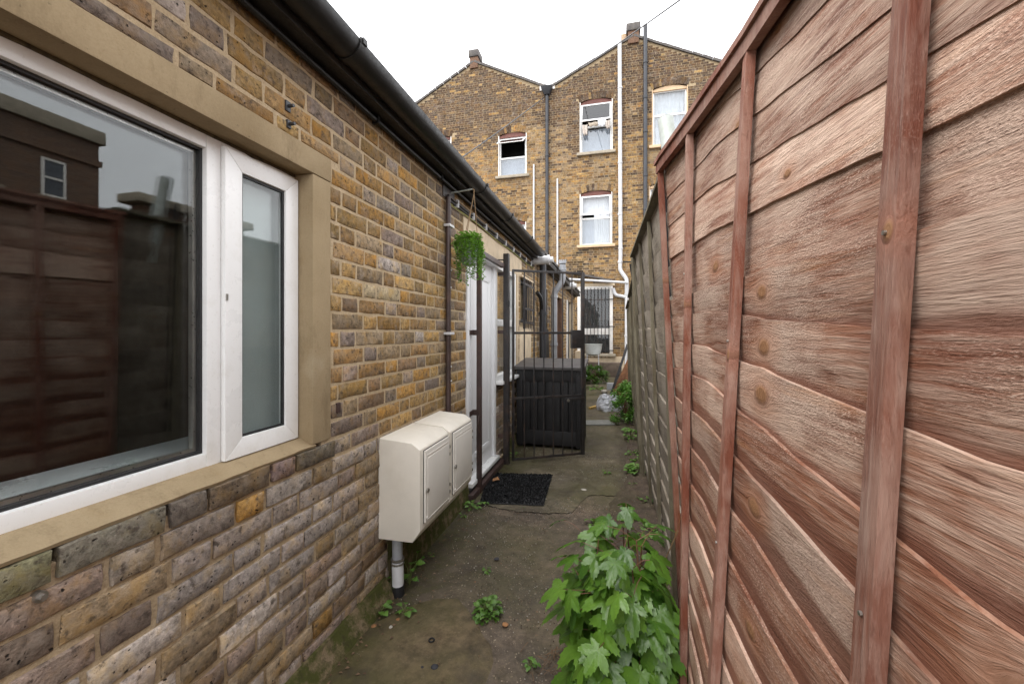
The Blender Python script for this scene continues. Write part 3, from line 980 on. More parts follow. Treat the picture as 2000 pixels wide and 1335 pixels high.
# --- small barred window
bw = adopt(thing('barred_window', None, None, (XW, 5.3, 1.42)), AN)
mitred('frame', M_CHAR, XW - 0.1, XW - 0.05, 4.98, 5.60, 1.45, 2.0, 0.045, bw)
MB().box(XW - 0.085, XW - 0.08, 5.02, 5.56, 1.49, 1.96).build('pane', M_GLASS, bw)
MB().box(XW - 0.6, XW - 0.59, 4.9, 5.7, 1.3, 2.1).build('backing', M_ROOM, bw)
for i in range(7):
    y = lerp(4.97, 5.61, i / 6)
    MB().tube([(XW + 0.035, y, 1.36), (XW + 0.035, y, 2.0)], 0.006, 6).build('bar', M_BLACK, bw)
for z in (1.44, 1.62, 1.93):
    MB().bar((XW + 0.035, 4.95, z), (XW + 0.035, 5.63, z), 0.006, 0.03).build('bar', M_BLACK, bw)
MB().box(XW - 0.01, XW + 0.03, 4.93, 5.65, 2.0, 2.028).build('lintel', M_CREAM, bw)
# --- eaves: fascia, soffit, gutter, roof
ev = adopt(thing('eaves', None, None, (XW, 2, 2.38)), AN)
GX, GZ, GR = -0.992, 2.425, 0.062
MB().box(XW + 0.012, XW + 0.072, -2.0, Y_END, 2.358, 2.372).build('soffit', M_SOFFIT, ev, bevel=0.002)
MB().box(XW + 0.072, XW + 0.092, -2.0, Y_END, 2.352, 2.53).build('fascia', M_SOFFIT, ev, bevel=0.003)
g = MB()
n = 14
vs = []
for y in (-2.0, Y_END - 0.12):
    for rr_ in (GR, GR - 0.004):
        vs += [(GX + rr_ * math.cos(math.pi + math.pi * k / n), y, GZ + rr_ * math.sin(math.pi + math.pi * k / n)) for k in range(n + 1)]
q = n + 1
fs = [(k, k + 1, 2 * q + k + 1, 2 * q + k) for k in range(n)] + [(q + k, q + k + 1, 3 * q + k + 1, 3 * q + k) for k in range(n)] + [(0, q, 3 * q, 2 * q), (n, q + n, 3 * q + n, 2 * q + n)]
gut = g.add(vs, fs).build('gutter', M_GUT, ev, smooth=True)
for y in (0.35, 1.38, 2.95, 3.75, 4.7):
    mb = MB()
    vs = []
    for yy in (y - 0.022, y + 0.022):
        for rr_ in (GR + 0.005, GR - 0.001):
            vs += [(GX + rr_ * math.cos(math.pi * 0.97 + math.pi * 1.06 * k / n), yy, GZ + rr_ * math.sin(math.pi * 0.97 + math.pi * 1.06 * k / n)) for k in range(n + 1)]
    fs = [(k, k + 1, 2 * q + k + 1, 2 * q + k) for k in range(n)] + [(k, k + 1, q + k + 1, q + k) for k in range(n)] + [(2 * q + k, 2 * q + k + 1, 3 * q + k + 1, 3 * q + k) for k in range(n)]
    mb.add(vs, fs)
    mb.box(GX + GR - 0.004, GX + GR + 0.010, y - 0.012, y + 0.012, GZ - 0.012, GZ + 0.010)
    mb.build('gutter_bracket', M_GUT, gut, smooth=True)
MB().add([(XW + 0.10, -2, 2.50), (XW + 0.10, Y_END, 2.50), (XW - 3.6, Y_END, 3.6), (XW - 3.6, -2, 3.6), (XW + 0.10, -2, 2.53), (XW + 0.10, Y_END, 2.53), (XW - 3.6, Y_END, 3.64), (XW - 3.6, -2, 3.64)],
         [(0, 1, 2, 3), (4, 5, 6, 7), (0, 1, 5, 4), (1, 2, 6, 5), (2, 3, 7, 6), (3, 0, 4, 7)]).build('roof', M_SLATE, AN)
MB().box(XW - 0.004, XW + 0.006, 2.58, 2.78, 2.245, 2.33).build('air_vent', M_BLACK, AN)

# pipe tucked under the soffit
t = thing('black_conduit', 'long black pipe tucked under the soffit above the brick wall', 'pipe', (XW + 0.02, 2, 2.335))
MB().tube([(XW + 0.022, y, 2.335 + 0.004 * math.sin(y * 2)) for y in (-1.9, -0.5, 0.6, 1.5, 2.4, 3.3, 4.2, 5.2, 5.7)], 0.0125, 10).build('pipe', M_GUT, t, smooth=True)
for y in (0.9, 1.75, 2.5, 3.6, 4.6):
    MB().box(XW + 0.004, XW + 0.038, y - 0.008, y + 0.008, 2.318, 2.352).build('clip', M_GUT, t)

# ================================================================== fixings on the left wall
for (px, py, lab, w) in ((561, 208, 'small grey metal plate bolted to the bricks above the lintel', 0.014), (563, 243, 'short grey bolt stub sticking out just above the lintel', 0.011)):
    p = at(px, py, 'x', XW)
    t = thing('wall_fixing', lab, 'fixing', p)
    MB().box(XW - 0.004, XW + 0.006, p.y - w * 0.8, p.y + w * 0.8, p.z - w * 1.3, p.z + w * 1.3).build('plate', M_DARKP, t, bevel=0.002)
    MB().tube([(XW + 0.005, p.y, p.z), (XW + 0.028, p.y, p.z)], 0.006, 8).build('bolt', M_DARKP, t)
p = at(660, 795, 'x', XW)
t = thing('wall_fixing', 'rusty iron lug in a brick right of the window surround', 'fixing', p)
MB().box(XW - 0.004, XW + 0.006, p.y - 0.012, p.y + 0.012, p.z - 0.022, p.z + 0.02).build('plate', plain('rusty_iron', (0.05, 0.025, 0.02), 0.8), t, bevel=0.003)
p = at(72, 1163, 'x', XW)
t = thing('wall_fixing', 'round steel bolt head in a pale brick low on the left', 'fixing', p)
MB().ring((XW + 0.004, p.y, p.z), (1, 0, 0), 0.011, 0.02, 10).build('washer', M_STEEL, t)
MB().ring((XW + 0.016, p.y, p.z), (1, 0, 0), 0.006, 0.012, 6).build('bolt', M_STEEL, t)

# brown twin conduit running down to the meter boxes
t = thing('service_conduit', 'dark brown pair of pipes clipped to the brick wall above the meter boxes', 'pipe', (XW + 0.02, 2.62, 0.75))
MB().tube([(XW + 0.024, 2.622, 0.70), (XW + 0.024, 2.622, 2.245)], 0.0165, 12).build('pipe', M_BROWN, t, smooth=True)
MB().tube([(XW + 0.018, 2.660, 0.70), (XW + 0.018, 2.660, 2.21)], 0.0105, 10).build('pipe', M_BROWN, t, smooth=True)
for z in (1.31, 2.05):
    MB().box(XW, XW + 0.047, 2.598, 2.682, z - 0.009, z + 0.009).build('clip', M_WHITEP, t, bevel=0.004)
for z in (0.98, 1.08, 1.63, 1.75):
    MB().box(XW + 0.008, XW + 0.031, 2.652, 2.672, z - 0.004, z + 0.004).build('clip', M_WHITEP, t)
# cables along the wall under the eaves
for (nm, lab, mat, r, z0, xo, c) in (('cable', 'black armoured cable running level under the eaves past the door', M_BLACK, 0.010, 2.262, 0.018, 'cable'),
                                     ('cable', 'thin black cable looped just below the armoured cable', M_DARKP, 0.006, 2.238, 0.014, 'cable'),
                                     ('cable', 'green and yellow earth cable sagging below the black cables', M_YELCAB, 0.0045, 2.222, 0.012, 'cable')):
    t = thing(nm, lab, c, (XW + xo, 2.7, z0))
    MB().tube([(XW + xo, 2.622 + 0.03 * (r < 0.009), z0 - 0.08), (XW + xo, 2.64 + 0.03 * (r < 0.009), z0)] + [(XW + xo, y, z0 + (0.007 if r < 0.005 else 0.003) * math.sin(y * 5 + r * 900)) for y in [2.75 + 0.15 * i for i in range(21)]], r, 8).build('sheath', mat, t, smooth=True)
    if r > 0.009:
        for i in range(9):
            y = 2.80 + 0.34 * i
            MB().box(XW, XW + 0.033, y - 0.009, y + 0.009, z0 - 0.038, z0 + 0.018).build('clip', M_WHITEP, t, bevel=0.003)

# ================================================================== meter boxes
def meter_box(y0, y1, label):
    X0, X1 = XW + 0.001, XW + 0.226
    t = thing('meter_box', label, 'meter box', (X0, (y0 + y1) / 2, 0.30), 'meter boxes on the brick wall')
    prof = [(X0, 0.30), (X1 - 0.04, 0.302), (X1, 0.36), (X1, 0.752), (X1 - 0.045, 0.782), (X0, 0.797)]
    n = len(prof)
    MB().add([(x, y0, z) for x, z in prof] + [(x, y1, z) for x, z in prof], [tuple(range(n)), tuple(range(n, 2 * n))] + [(k, (k + 1) % n, n + (k + 1) % n, n + k) for k in range(n)]).build('casing', M_BOX, t, bevel=0.006)
    ya, yb = y0 + 0.035, y1 - 0.022
    MB().box(X1 + 0.0005, X1 + 0.002, ya - 0.0025, yb + 0.0025, 0.3855, 0.7425).build('door_gap_shade', M_CHARCOAL, t)  # dark sheet behind the door, colour stands in for the thin shadow line
    d = MB().box(X1 + 0.002, X1 + 0.013, ya, yb, 0.388, 0.740).build('door', M_BOXD, t, bevel=0.004)
    pv = MB()
    pv.box(X1 + 0.013, X1 + 0.0165, ya + 0.018, yb - 0.018, 0.410, 0.702)
    pv.build('raised_panel', M_BOXD, d, bevel=0.003)
    pv = MB()
    pv.box(X1 + 0.013, X1 + 0.016, ya + 0.012, yb - 0.012, 0.398, 0.402)
    pv.box(X1 + 0.013, X1 + 0.016, ya + 0.012, yb - 0.012, 0.712, 0.716)
    pv.build('moulding', M_BOXD, d, bevel=0.001)
    MB().ring((X1 + 0.018, ya + 0.012, 0.545), (1, 0, 0), 0.011, 0.010, 12).build('lock', M_STEEL, d)
    MB().ring((X1 + 0.014, ya + 0.012, 0.412), (1, 0, 0), 0.006, 0.008, 10).build('screw', M_BOXD, d)
    for z in (0.43, 0.47, 0.64, 0.68):
        MB().box(X1 + 0.004, X1 + 0.016, yb + 0.001, yb + 0.008, z - 0.008, z + 0.008).build('hinge', M_STEEL, d)
    return t


meter_box(1.80, 2.155, 'cream wall meter cupboard nearer the camera, above the grey pipe')
meter_box(2.165, 2.53, 'cream wall meter cupboard farther off, beside the brown gate post')
t = thing('service_pipe', 'grey plastic pipe with a collar rising from the ground under the meter box', 'pipe', (-1.055, 1.865, 0))
MB().tube([(-1.062, 1.865, 0.17), (-1.062, 1.865, 0.305)], 0.026, 14).build('pipe', M_GREYP, t, smooth=True)
MB().tube([(-1.057, 1.862, 0.045), (-1.060, 1.864, 0.165)], 0.029, 14).build('sleeve', M_WHITEP, t, smooth=True)
MB().tube([(-1.056, 1.862, -0.01), (-1.057, 1.862, 0.05)], 0.031, 14).build('gaiter', M_RUB, t, smooth=True)
for z in (0.158, 0.178):
    MB().ring((-1.061, 1.865, z), (0, 0, 1), 0.033, 0.009, 16).build('clamp', M_STEEL, t, smooth=True)

# ================================================================== door mat and leaf
mp = [gnd(*p) for p in ((952, 926), (1079, 929), (1062, 989), (938, 984))]
t = thing('door_mat', 'black rubber loop door mat lying in front of the white door', 'mat', (mp[0] + mp[2]) / 2)
mb = MB()
mb.hexa([p + Vector((0, 0, 0.004)) for p in mp] + [p + Vector((0, 0, 0.014)) for p in mp])
mb.build('backing', M_RUB, t, bevel=0.003)
tuft = MB()
for _ in range(5200):
    u, v = R.random(), R.random()
    p = mp[0].lerp(mp[1], u).lerp(mp[3].lerp(mp[2], u), v)
    a = R.uniform(0, 6.28)
    s = 0.005
    d = Vector((math.cos(a) * s, math.sin(a) * s, 0))
    e = Vector((-d.y, d.x, 0)) * 0.5
    z = 0.0125
    h = R.uniform(0.006, 0.014)
    tuft.add([p + d + Vector((0, 0, z)), p - d + Vector((0, 0, z)), p - d * 0.5 + e + Vector((0, 0, z + h)), p + d * 0.5 + e + Vector((0, 0, z + h))], [(0, 1, 2, 3)])
tuft.build('loop_pile', M_RUB, t)['kind'] = 'stuff'
p = gnd(968, 944)
vs = [p + Vector(q) for q in ((-0.02, -0.03, 0.03), (0.03, -0.022, 0.045), (0.035, 0.012, 0.03), (0.008, 0.04, 0.05), (-0.03, 0.02, 0.035), (0.0, 0.0, 0.028))]
tag(MB().add(vs, [(0, 1, 5), (1, 2, 5), (2, 3, 5), (3, 4, 5), (4, 0, 5)]).build('fallen_leaf', M_DEAD), 'curled orange dead leaf on the door mat', 'leaf')

# ================================================================== security gate frame and open gate
PA = gnd(935, 962)
PB = gnd(991, 906)
PA = Vector((XW + 0.055, PA.y, 0))
PB = Vector((XW + 0.085, PB.y, 0))
t = thing('gate_frame', 'brown steel gate frame of two posts and a top rail around the white door', 'gate frame', PA)
MB().box(PA.x - 0.02, PA.x + 0.02, PA.y - 0.016, PA.y + 0.016, 0, 2.0).build('post', M_BROWN, t, bevel=0.003)
MB().box(PB.x - 0.028, PB.x + 0.028, PB.y - 0.028, PB.y + 0.028, 0, 2.10).build('post', M_BLACK, t, bevel=0.004)
MB().box(PA.x - 0.018, PA.x + 0.018, PA.y + 0.016, PB.y - 0.028, 1.955, 1.997).build('rail', M_BROWN, t, bevel=0.003)
for z in (0.075, 0.66, 1.315):
    MB().box(XW - 0.002, PA.x - 0.0205, PA.y - 0.014, PA.y + 0.014, z - 0.022, z + 0.022).build('bracket', M_BROWN, t, bevel=0.002)
    MB().box(XW, XW + 0.008, PA.y - 0.10, PA.y - 0.0145, z - 0.02, z + 0.02).build('bracket', M_BROWN, t, bevel=0.002)
MB().tube([(PA.x + 0.005, PA.y - 0.02, 0.64), (PA.x + 0.005, PA.y - 0.045, 0.60), (PA.x + 0.005, PA.y - 0.045, 0.54), (PA.x + 0.005, PA.y - 0.02, 0.50)], 0.006, 8).build('hasp', M_BROWN, t, smooth=True)
for z in (0.28, 0.80, 1.32, 1.90):
    MB().box(XW - 0.002, PB.x - 0.0285, PB.y - 0.014, PB.y + 0.014, z - 0.018, z + 0.018).build('bracket', M_BROWN, t, bevel=0.002)
MB().tube([(XW, PB.y - 0.02, 2.04), (XW + 0.05, PB.y + 0.0, 2.04), (PB.x - 0.02, PB.y, 2.03)], 0.007, 8).build('bracket', M_BLACK, t, smooth=True)
for z in (0.42, 1.60):
    MB().tube([(PB.x + 0.03, PB.y - 0.03, z - 0.03), (PB.x + 0.03, PB.y - 0.03, z + 0.03)], 0.012, 10).build('hinge', M_BLACK, t, smooth=True)

GL = gnd(1141, 893)
GH = Vector((PB.x + 0.055, PB.y + 0.005, 0))
gd = (GL - GH).normalized()
gw = (GL - GH).length
gn = Vector((gd.y, -gd.x, 0))
t = thing('metal_gate', 'open black barred metal gate standing in front of the dark storage box', 'gate', (GH + GL) / 2)
gp = lambda s, z: GH + gd * s + Vector((0, 0, z))
ZB, ZT = 0.035, 1.945
MB().bar(gp(0.012, ZB), gp(0.012, ZT), 0.022, 0.022, gn).build('stile', M_BLACK, t, bevel=0.002)
MB().bar(gp(gw - 0.018, ZB), gp(gw - 0.018, ZT), 0.034, 0.034, gn).build('stile', M_BLACK, t, bevel=0.003)
for z in (ZB + 0.012, 0.655, 1.31, ZT - 0.012):
    MB().bar(gp(0.0235, z), gp(gw - 0.0355, z), 0.012, 0.024).build('rail', M_BLACK, t, bevel=0.002)
for i in range(6):
    s = lerp(0.024, gw - 0.035, (i + 1) / 7)
    MB().tube([gp(s, ZB + 0.02) - gn * 0.0, gp(s, ZT - 0.02)], 0.0065, 8).build('bar', M_BLACK, t, smooth=True)
q = gp(gw - 0.085, 1.245)
MB().bar(q - Vector((0, 0, 0.095)), q + Vector((0, 0, 0.095)), 0.13, 0.045, gn).build('lock_box', M_BLACK, t, bevel=0.004)
MB().bar(gp(gw - 0.22, 0.625) + gn * 0.022, gp(gw - 0.01, 0.625) + gn * 0.022, 0.02, 0.03).build('bolt', M_BLACK, t, bevel=0.003)
MB().ring(gp(gw - 0.20, 0.615) + gn * 0.04, gn, 0.014, 0.016, 10).build('bolt_knob', M_STEEL, t)

# ================================================================== dark storage box behind the gate
bx0, bx1, by0, by1, bz = XW + 0.035, -0.345, 4.60, 5.22, 0.92
t = thing('storage_box', 'charcoal painted wooden storage box with a lid behind the barred gate', 'storage box', ((bx0 + bx1) / 2, by0, 0))
nb = 7
for i in range(nb):
    a, b_ = lerp(bx0 + 0.07, bx1 - 0.07, i / nb), lerp(bx0 + 0.07, bx1 - 0.07, (i + 1) / nb)
    MB().box(a + 0.003, b_ - 0.003, by0 + 0.012, by0 + 0.03, 0.06, bz - 0.04).build('board', M_CHAR, t, bevel=0.002)
for (a, b_, c, d) in ((bx0, bx0 + 0.07, 0.02, bz - 0.03), (bx1 - 0.07, bx1, 0.02, bz - 0.03), (bx0 + 0.07, bx1 - 0.07, 0.04, 0.20), (bx0 + 0.07, bx1 - 0.07, bz - 0.16, bz - 0.03)):
    MB().box(a, b_, by0, by0 + 0.022, c, d).build('rail', M_CHAR, t, bevel=0.003)
MB().box(bx0, bx0 + 0.022, by0 + 0.031, by1, 0.02, bz - 0.02).build('side_panel', M_CHAR, t, bevel=0.002)
MB().box(bx1 - 0.022, bx1, by0 + 0.031, by1, 0.02, bz - 0.02).build('side_panel', M_CHAR, t, bevel=0.002)
MB().box(bx0 + 0.022, bx1 - 0.022, by1 - 0.02, by1, 0.02, bz - 0.02).build('back_panel', M_CHAR, t)
ld = MB().hexa([(bx0 - 0.03, by0 - 0.035, bz - 0.028), (bx1 + 0.03, by0 - 0.035, bz - 0.028), (bx1 + 0.03, by1 + 0.02, bz + 0.035), (bx0 - 0.03, by1 + 0.02, bz + 0.035),
           (bx0 - 0.03, by0 - 0.035, bz + 0.005), (bx1 + 0.03, by0 - 0.035, bz + 0.005), (bx1 + 0.03, by1 + 0.02, bz + 0.065), (bx0 - 0.03, by1 + 0.02, bz + 0.065)])
ld.build('lid', plain('faded_grey_lid', (0.075, 0.068, 0.066), 0.6, var=0.25, dirt=(0.13, 0.12, 0.11)), t, bevel=0.006)

# ================================================================== hanging basket
hx, hy = -0.985, 2.70
t = thing('hanging_plant', 'grey hanging pot with bright green trailing leaves beside the door', 'hanging plant', (hx, hy, 1.75))
prof = [(0.030, 1.78), (0.045, 1.785), (0.052, 1.82), (0.062, 1.90), (0.067, 1.945), (0.060, 1.945), (0.052, 1.90)]
mb = MB()
n = 18
mb.add([(hx + r * math.cos(6.2832 * k / n), hy + r * math.sin(6.2832 * k / n), z) for r, z in prof for k in range(n)],
       [(i * n + k, i * n + (k + 1) % n, (i + 1) * n + (k + 1) % n, (i + 1) * n + k) for i in range(len(prof) - 1) for k in range(n)] + [tuple(range(n))])
mb.build('pot', M_POT, t, smooth=True)
hook = Vector((hx + 0.02, hy + 0.05, 2.30))
for k in range(3):
    a = 2.1 * k + 0.5
    MB().tube([(hx + 0.064 * math.cos(a), hy + 0.064 * math.sin(a), 1.94), tuple(hook)], 0.0028, 6).build('cord', M_ROPE, t)
MB().tube([(hook.x, hook.y, 2.30), (hook.x, hook.y, 2.325), (hook.x - 0.01, hook.y, 2.335)], 0.004, 6).build('hook', M_ROPE, t)


def leaf_quads(mb, p, d, up, ln, wd, fold=0.3):
    """a small pointed leaf of two folded halves"""
    d = d.normalized()
    sd = d.cross(up)
    if sd.length < 0.05:
        sd = d.cross(Vector((1, 0, 0.3)))
    sd.normalize()
    nu = sd.cross(d).normalized()
    tip, mid = p + d * ln, p + d * ln * 0.5
    l, r_ = mid + sd * wd / 2 + nu * wd * fold, mid - sd * wd / 2 + nu * wd * fold
    mb.add([p, l, tip, r_], [(0, 1, 2), (0, 2, 3)])


lv, st = MB(), MB()
for k in range(40):
    a = R.uniform(0, 6.283)
    near = math.cos(a - 5.2)
    ln = R.uniform(0.08, 0.33) if R.random() < 0.75 else R.uniform(0.03, 0.12)
    r0 = R.uniform(0.03, 0.075)
    p = Vector((hx + r0 * math.cos(a), hy + r0 * math.sin(a), 1.955))
    out = Vector((math.cos(a), math.sin(a), 0))
    pts = [p.copy(), p + out * 0.02 + Vector((0, 0, 0.012))]
    sx, sy = R.uniform(-0.02, 0.02), R.uniform(-0.03, 0.03)
    N = max(3, int(ln / 0.016))
    for i in range(N):
        f_ = (i + 1) / N
        pts.append(p + out * (0.03 + 0.012 * math.sin(f_ * 3)) + Vector((sx * f_ + 0.004 * R.uniform(-1, 1), sy * f_ + 0.004 * R.uniform(-1, 1), -ln * f_)))
    st.tube(pts, 0.0012, 4, cap=False)
    for i, q in enumerate(pts[1:]):
        for _ in range(5 if i < N * 0.6 else 3):
            dv = Vector((R.uniform(-1, 1), R.uniform(-1, 1), R.uniform(-0.5, 0.7)))
            leaf_quads(lv, q, dv, Vector((0, 0, 1)), R.uniform(0.014, 0.028), R.uniform(0.011, 0.019))
for _ in range(420):
    a, r0 = R.uniform(0, 6.283), R.uniform(0, 0.085)
    q = Vector((hx + r0 * math.cos(a), hy + r0 * math.sin(a), 1.955 + R.uniform(-0.02, 0.045)))
    leaf_quads(lv, q, Vector((math.cos(a) + R.uniform(-.6, .6), math.sin(a) + R.uniform(-.6, .6), R.uniform(-0.2, 0.9))), Vector((0, 0, 1)), R.uniform(0.018, 0.032), R.uniform(0.013, 0.022))
lv.build('foliage', M_TRAIL, t)['kind'] = 'stuff'
st.build('stems', M_GSTEM, t)['kind'] = 'stuff'
t = thing('plant_bracket', 'grey metal bracket arm under the gutter holding the hanging plant', 'bracket', (XW, hook.y, 2.31))
MB().bar((XW, hook.y - 0.03, 2.305), (GX + 0.02, hook.y + 0.01, 2.335), 0.018, 0.006).build('arm', M_GALV, t)
MB().box(XW - 0.001, XW + 0.004, hook.y - 0.045, hook.y - 0.015, 2.25, 2.33).build('plate', M_GALV, t)

# ================================================================== rear annexe (farther along the left)
YR1 = 12.2
RA = thing('rear_annexe', 'far end of the low brick range with brown and navy doors', 'building', (XW, 9, 0))
rw_holes = [(8.05, 9.05, 0.0, 2.05), (9.95, 11.45, 0.0, 2.1), (6.55, 7.0, 1.05, 2.05)]
holed_wall('wall', M_MORTAR, [(Y_END + 0.01, -0.05), (YR1, -0.05), (YR1, 2.45), (Y_END + 0.01, 2.45)], rw_holes, lambda d, u, z: (XW - 0.0040 + d, u, z), 0.2, RA)
mass = MB()
for (y0, y1, z0, z1) in flemish(Y_END + 0.02, YR1, 0.0, 2.40, rw_holes, 8, ZREF):
    mass_brick(mass, frA, y0, y1, z0, z1, tint_near(y0, z0 + 0.5), R)
mass.build('brickwork', M_BRICK_S, RA)['kind'] = 'stuff'
MB().box(XW - 0.12, XW - 0.07, 8.05, 9.05, 0.02, 2.05).build('door', M_BROWNDOOR, RA, bevel=0.004)
MB().box(XW - 0.07, XW + 0.012, 8.05, 8.12, 0.02, 2.05).build('door_frame', M_BROWNDOOR, RA)
MB().box(XW - 0.07, XW + 0.012, 8.98, 9.05, 0.02, 2.05).build('door_frame', M_BROWNDOOR, RA)
MB().box(XW - 0.12, XW - 0.07, 10.15, 11.25, 0.02, 2.1).build('door', M_BLUEDOOR, RA, bevel=0.004)
MB().box(XW - 0.07, XW + 0.02, 9.95, 10.15, 0.02, 2.1).build('door_frame', M_TRIM, RA)
MB().box(XW - 0.07, XW + 0.02, 11.25, 11.45, 0.02, 2.1).build('door_frame', M_CREAM, RA)
MB().box(XW - 0.1, XW - 0.06, 6.55, 7.0, 1.05, 2.05).build('window', M_CHAR, RA)
for i in range(4):
    MB().tube([(XW + 0.01, 6.6 + 0.12 * i, 1.05), (XW + 0.01, 6.6 + 0.12 * i, 2.05)], 0.008, 6).build('bar', M_BLACK, RA)
MB().add([(XW + 0.16, Y_END + 0.12, 2.46), (XW + 0.16, YR1, 2.46), (XW - 3.6, YR1, 3.5), (XW - 3.6, Y_END + 0.12, 3.5), (XW + 0.16, Y_END + 0.12, 2.50), (XW + 0.16, YR1, 2.50), (XW - 3.6, YR1, 3.55), (XW - 3.6, Y_END + 0.12, 3.55)],
         [(0, 1, 2, 3), (4, 5, 6, 7), (0, 1, 5, 4), (1, 2, 6, 5), (2, 3, 7, 6), (3, 0, 4, 7)]).build('roof', M_SLATE, RA)
MB().box(XW + 0.05, XW + 0.15, Y_END + 0.13, YR1, 2.36, 2.44).build('gutter', M_SOFFIT, RA, bevel=0.01)
MB().box(XW - 0.05, XW + 0.045, Y_END + 0.02, YR1, 2.34, 2.45).build('fascia', M_SOFFIT, RA)
# thin lean-to roof edge against the end house
l0, l1 = at(1104, 531, 'y', 13.2), at(1194, 548, 'y', 13.2)
tag(MB().bar(l0, l1, 0.30, 0.05).build('lean_to_roof', M_SLATE), 'thin dark sloping roof edge above the barred window at the end', 'roof')


def pipe(name, label, cat, pts, r, mat, collars=(), vent=None, bend=0.07, n=12, group=None):
    t = thing(name, label, cat, pts[-1], group)
    MB().tube(path_pts(pts, bend), r, n).build('pipe', mat, t, smooth=True)
    for c in collars:
        c = Vector(c)
        MB().ring(c, (0, 0, 1), r * 1.22, r * 0.9, n).build('collar', mat, t, smooth=True)
    return t


pipe('soil_pipe', 'black soil pipe on the annexe wall under the white flue', 'pipe', [(XW + 0.075, 6.15, 2.37), (XW + 0.075, 6.15, 0.0)], 0.052, M_DARKP, [(XW + 0.075, 6.15, 1.6), (XW + 0.075, 6.15, 0.9)])
pipe('waste_branch', 'short black pipe elbow joining the black soil pipe', 'pipe', [(XW + 0.03, 5.92, 1.90), (XW + 0.07, 5.99, 1.84), (XW + 0.075, 6.10, 1.68)], 0.03, M_RUB, bend=0.05)
gt = pipe('vent_pipe', 'grey soil vent pipe with a slotted cap stepping out round the eaves', 'pipe', [(XW + 0.235, 7.30, 2.52), (XW + 0.235, 7.30, 2.22), (XW + 0.085, 7.28, 2.02), (XW + 0.085, 7.28, 0.0)], 0.056, M_GREYP,
          [(XW + 0.235, 7.30, 2.44), (XW + 0.085, 7.28, 1.95), (XW + 0.085, 7.28, 1.1)], bend=0.08)
MB().ring((XW + 0.235, 7.30, 2.55), (0, 0, 1), 0.066, 0.03, 14).build('cap_ring', M_GREYP, gt, smooth=True)
for k in range(10):
    a = 6.283 * k / 10
    MB().box(XW + 0.235 + 0.058 * math.cos(a) - 0.008, XW + 0.235 + 0.058 * math.cos(a) + 0.008, 7.30 + 0.058 * math.sin(a) - 0.008, 7.30 + 0.058 * math.sin(a) + 0.008, 2.565, 2.60).build('cap_fin', M_GREYP, gt)
for (y, z, x1, r, lab) in ((5.68, 2.325, XW + 0.27, 0.062, 'large white boiler flue poking out of the wall past the gutter end'), (9.4, 2.37, XW + 0.26, 0.075, 'small white boiler flue stub farther along under the eaves')):
    t = thing('boiler_flue', lab, 'flue', (XW, y, z), 'boiler flues')
    MB().tube([(XW - 0.02, y, z), (x1 - 0.05, y + 0.02, z + 0.006)], r, 16).build('tube', M_WHITEP, t, smooth=True)
    MB().tube([(x1 - 0.05, y + 0.02, z + 0.006), (x1 - 0.02, y + 0.02, z + 0.006)], [r * 1.1, r * 1.12], 16).build('collar', M_WHITEP, t, smooth=True)
    MB().tube([(x1 - 0.02, y + 0.02, z + 0.006), (x1 + 0.03, y + 0.02, z + 0.008)], r * 0.7, 16).build('terminal', M_WHITEP, t, smooth=True)
# dark slate leaning by the soil pipe
tag(MB().hexa([(XW + 0.03, 6.4, 0.9), (XW + 0.06, 6.75, 0.9), (XW + 0.05, 6.75, 1.35), (XW + 0.02, 6.62, 1.42), (XW + 0.05, 6.4, 0.9), (XW + 0.08, 6.75, 0.9), (XW + 0.07, 6.75, 1.35), (XW + 0.04, 6.62, 1.42)]).build('leaning_slate', M_CHAR), 'dark pointed sheet propped against the wall beside the black soil pipe', 'sheet')

# ================================================================== two terrace houses at the end
YF = 13.4
fp = lambda px, py: at(px, py, 'y', YF)
XV = fp(1070, 300).x
frF = lambda d, u, z: (u, YF - d, z)
OLD = [(0.33, 0.205, 0.085), (0.28, 0.17, 0.07), (0.37, 0.23, 0.09), (0.23, 0.14, 0.07), (0.34, 0.19, 0.07), (0.26, 0.175, 0.095), (0.40, 0.26, 0.11)]
SOOT = [(0.105, 0.064, 0.038), (0.135, 0.08, 0.044), (0.085, 0.055, 0.036), (0.16, 0.098, 0.05), (0.115, 0.072, 0.05)]
STAIN = [(-1.35, 0.35, 3.9), (0.05, 0.45, 5.6), (-0.35, 0.5, 6.6), (1.75, 0.35, 6.9), (-0.95, 0.55, 4.0), (-3.2, 0.5, 5.8)]      # damp soot patches: x, width, height


def facade_tint(x, z):
    soot = (z - 7.0) / 1.2 + 1.1 * fbm(x * 0.5, z * 0.5, 2) + 0.5 * fbm(x * 2, z * 2, 6)
    damp = 2.2 - z + 0.8 * fbm(x, z, 3)
    pale = (fbm(x * 0.9, z * 0.35, 11) > 0.26 or abs(x - XV) < 0.75 + 0.5 * fbm(x, z * 1.3, 5)) and 3 < z < 8.2
    if R.random() < max(0.12, min(0.93, soot)):
        c = R.choice(SOOT)
    else:
        c = R.choice(OLD)
    k = R.uniform(0.66, 1.08)
    if damp > 0:
        k *= 0.8
    for sx, sw_, sz in STAIN:
        if abs(x - sx) < sw_ * (0.7 + 0.6 * fbm(z * 2, sx, 1)) and 0 < sz - z < 1.1 and R.random() < 0.6:
            k *= 0.55
    c = tuple(v * k for v in c)
    if pale and R.random() < 0.5:
        c = tuple(lerp(v, w, 0.5) for v, w in zip(c, (0.37, 0.27, 0.165)))
    return c


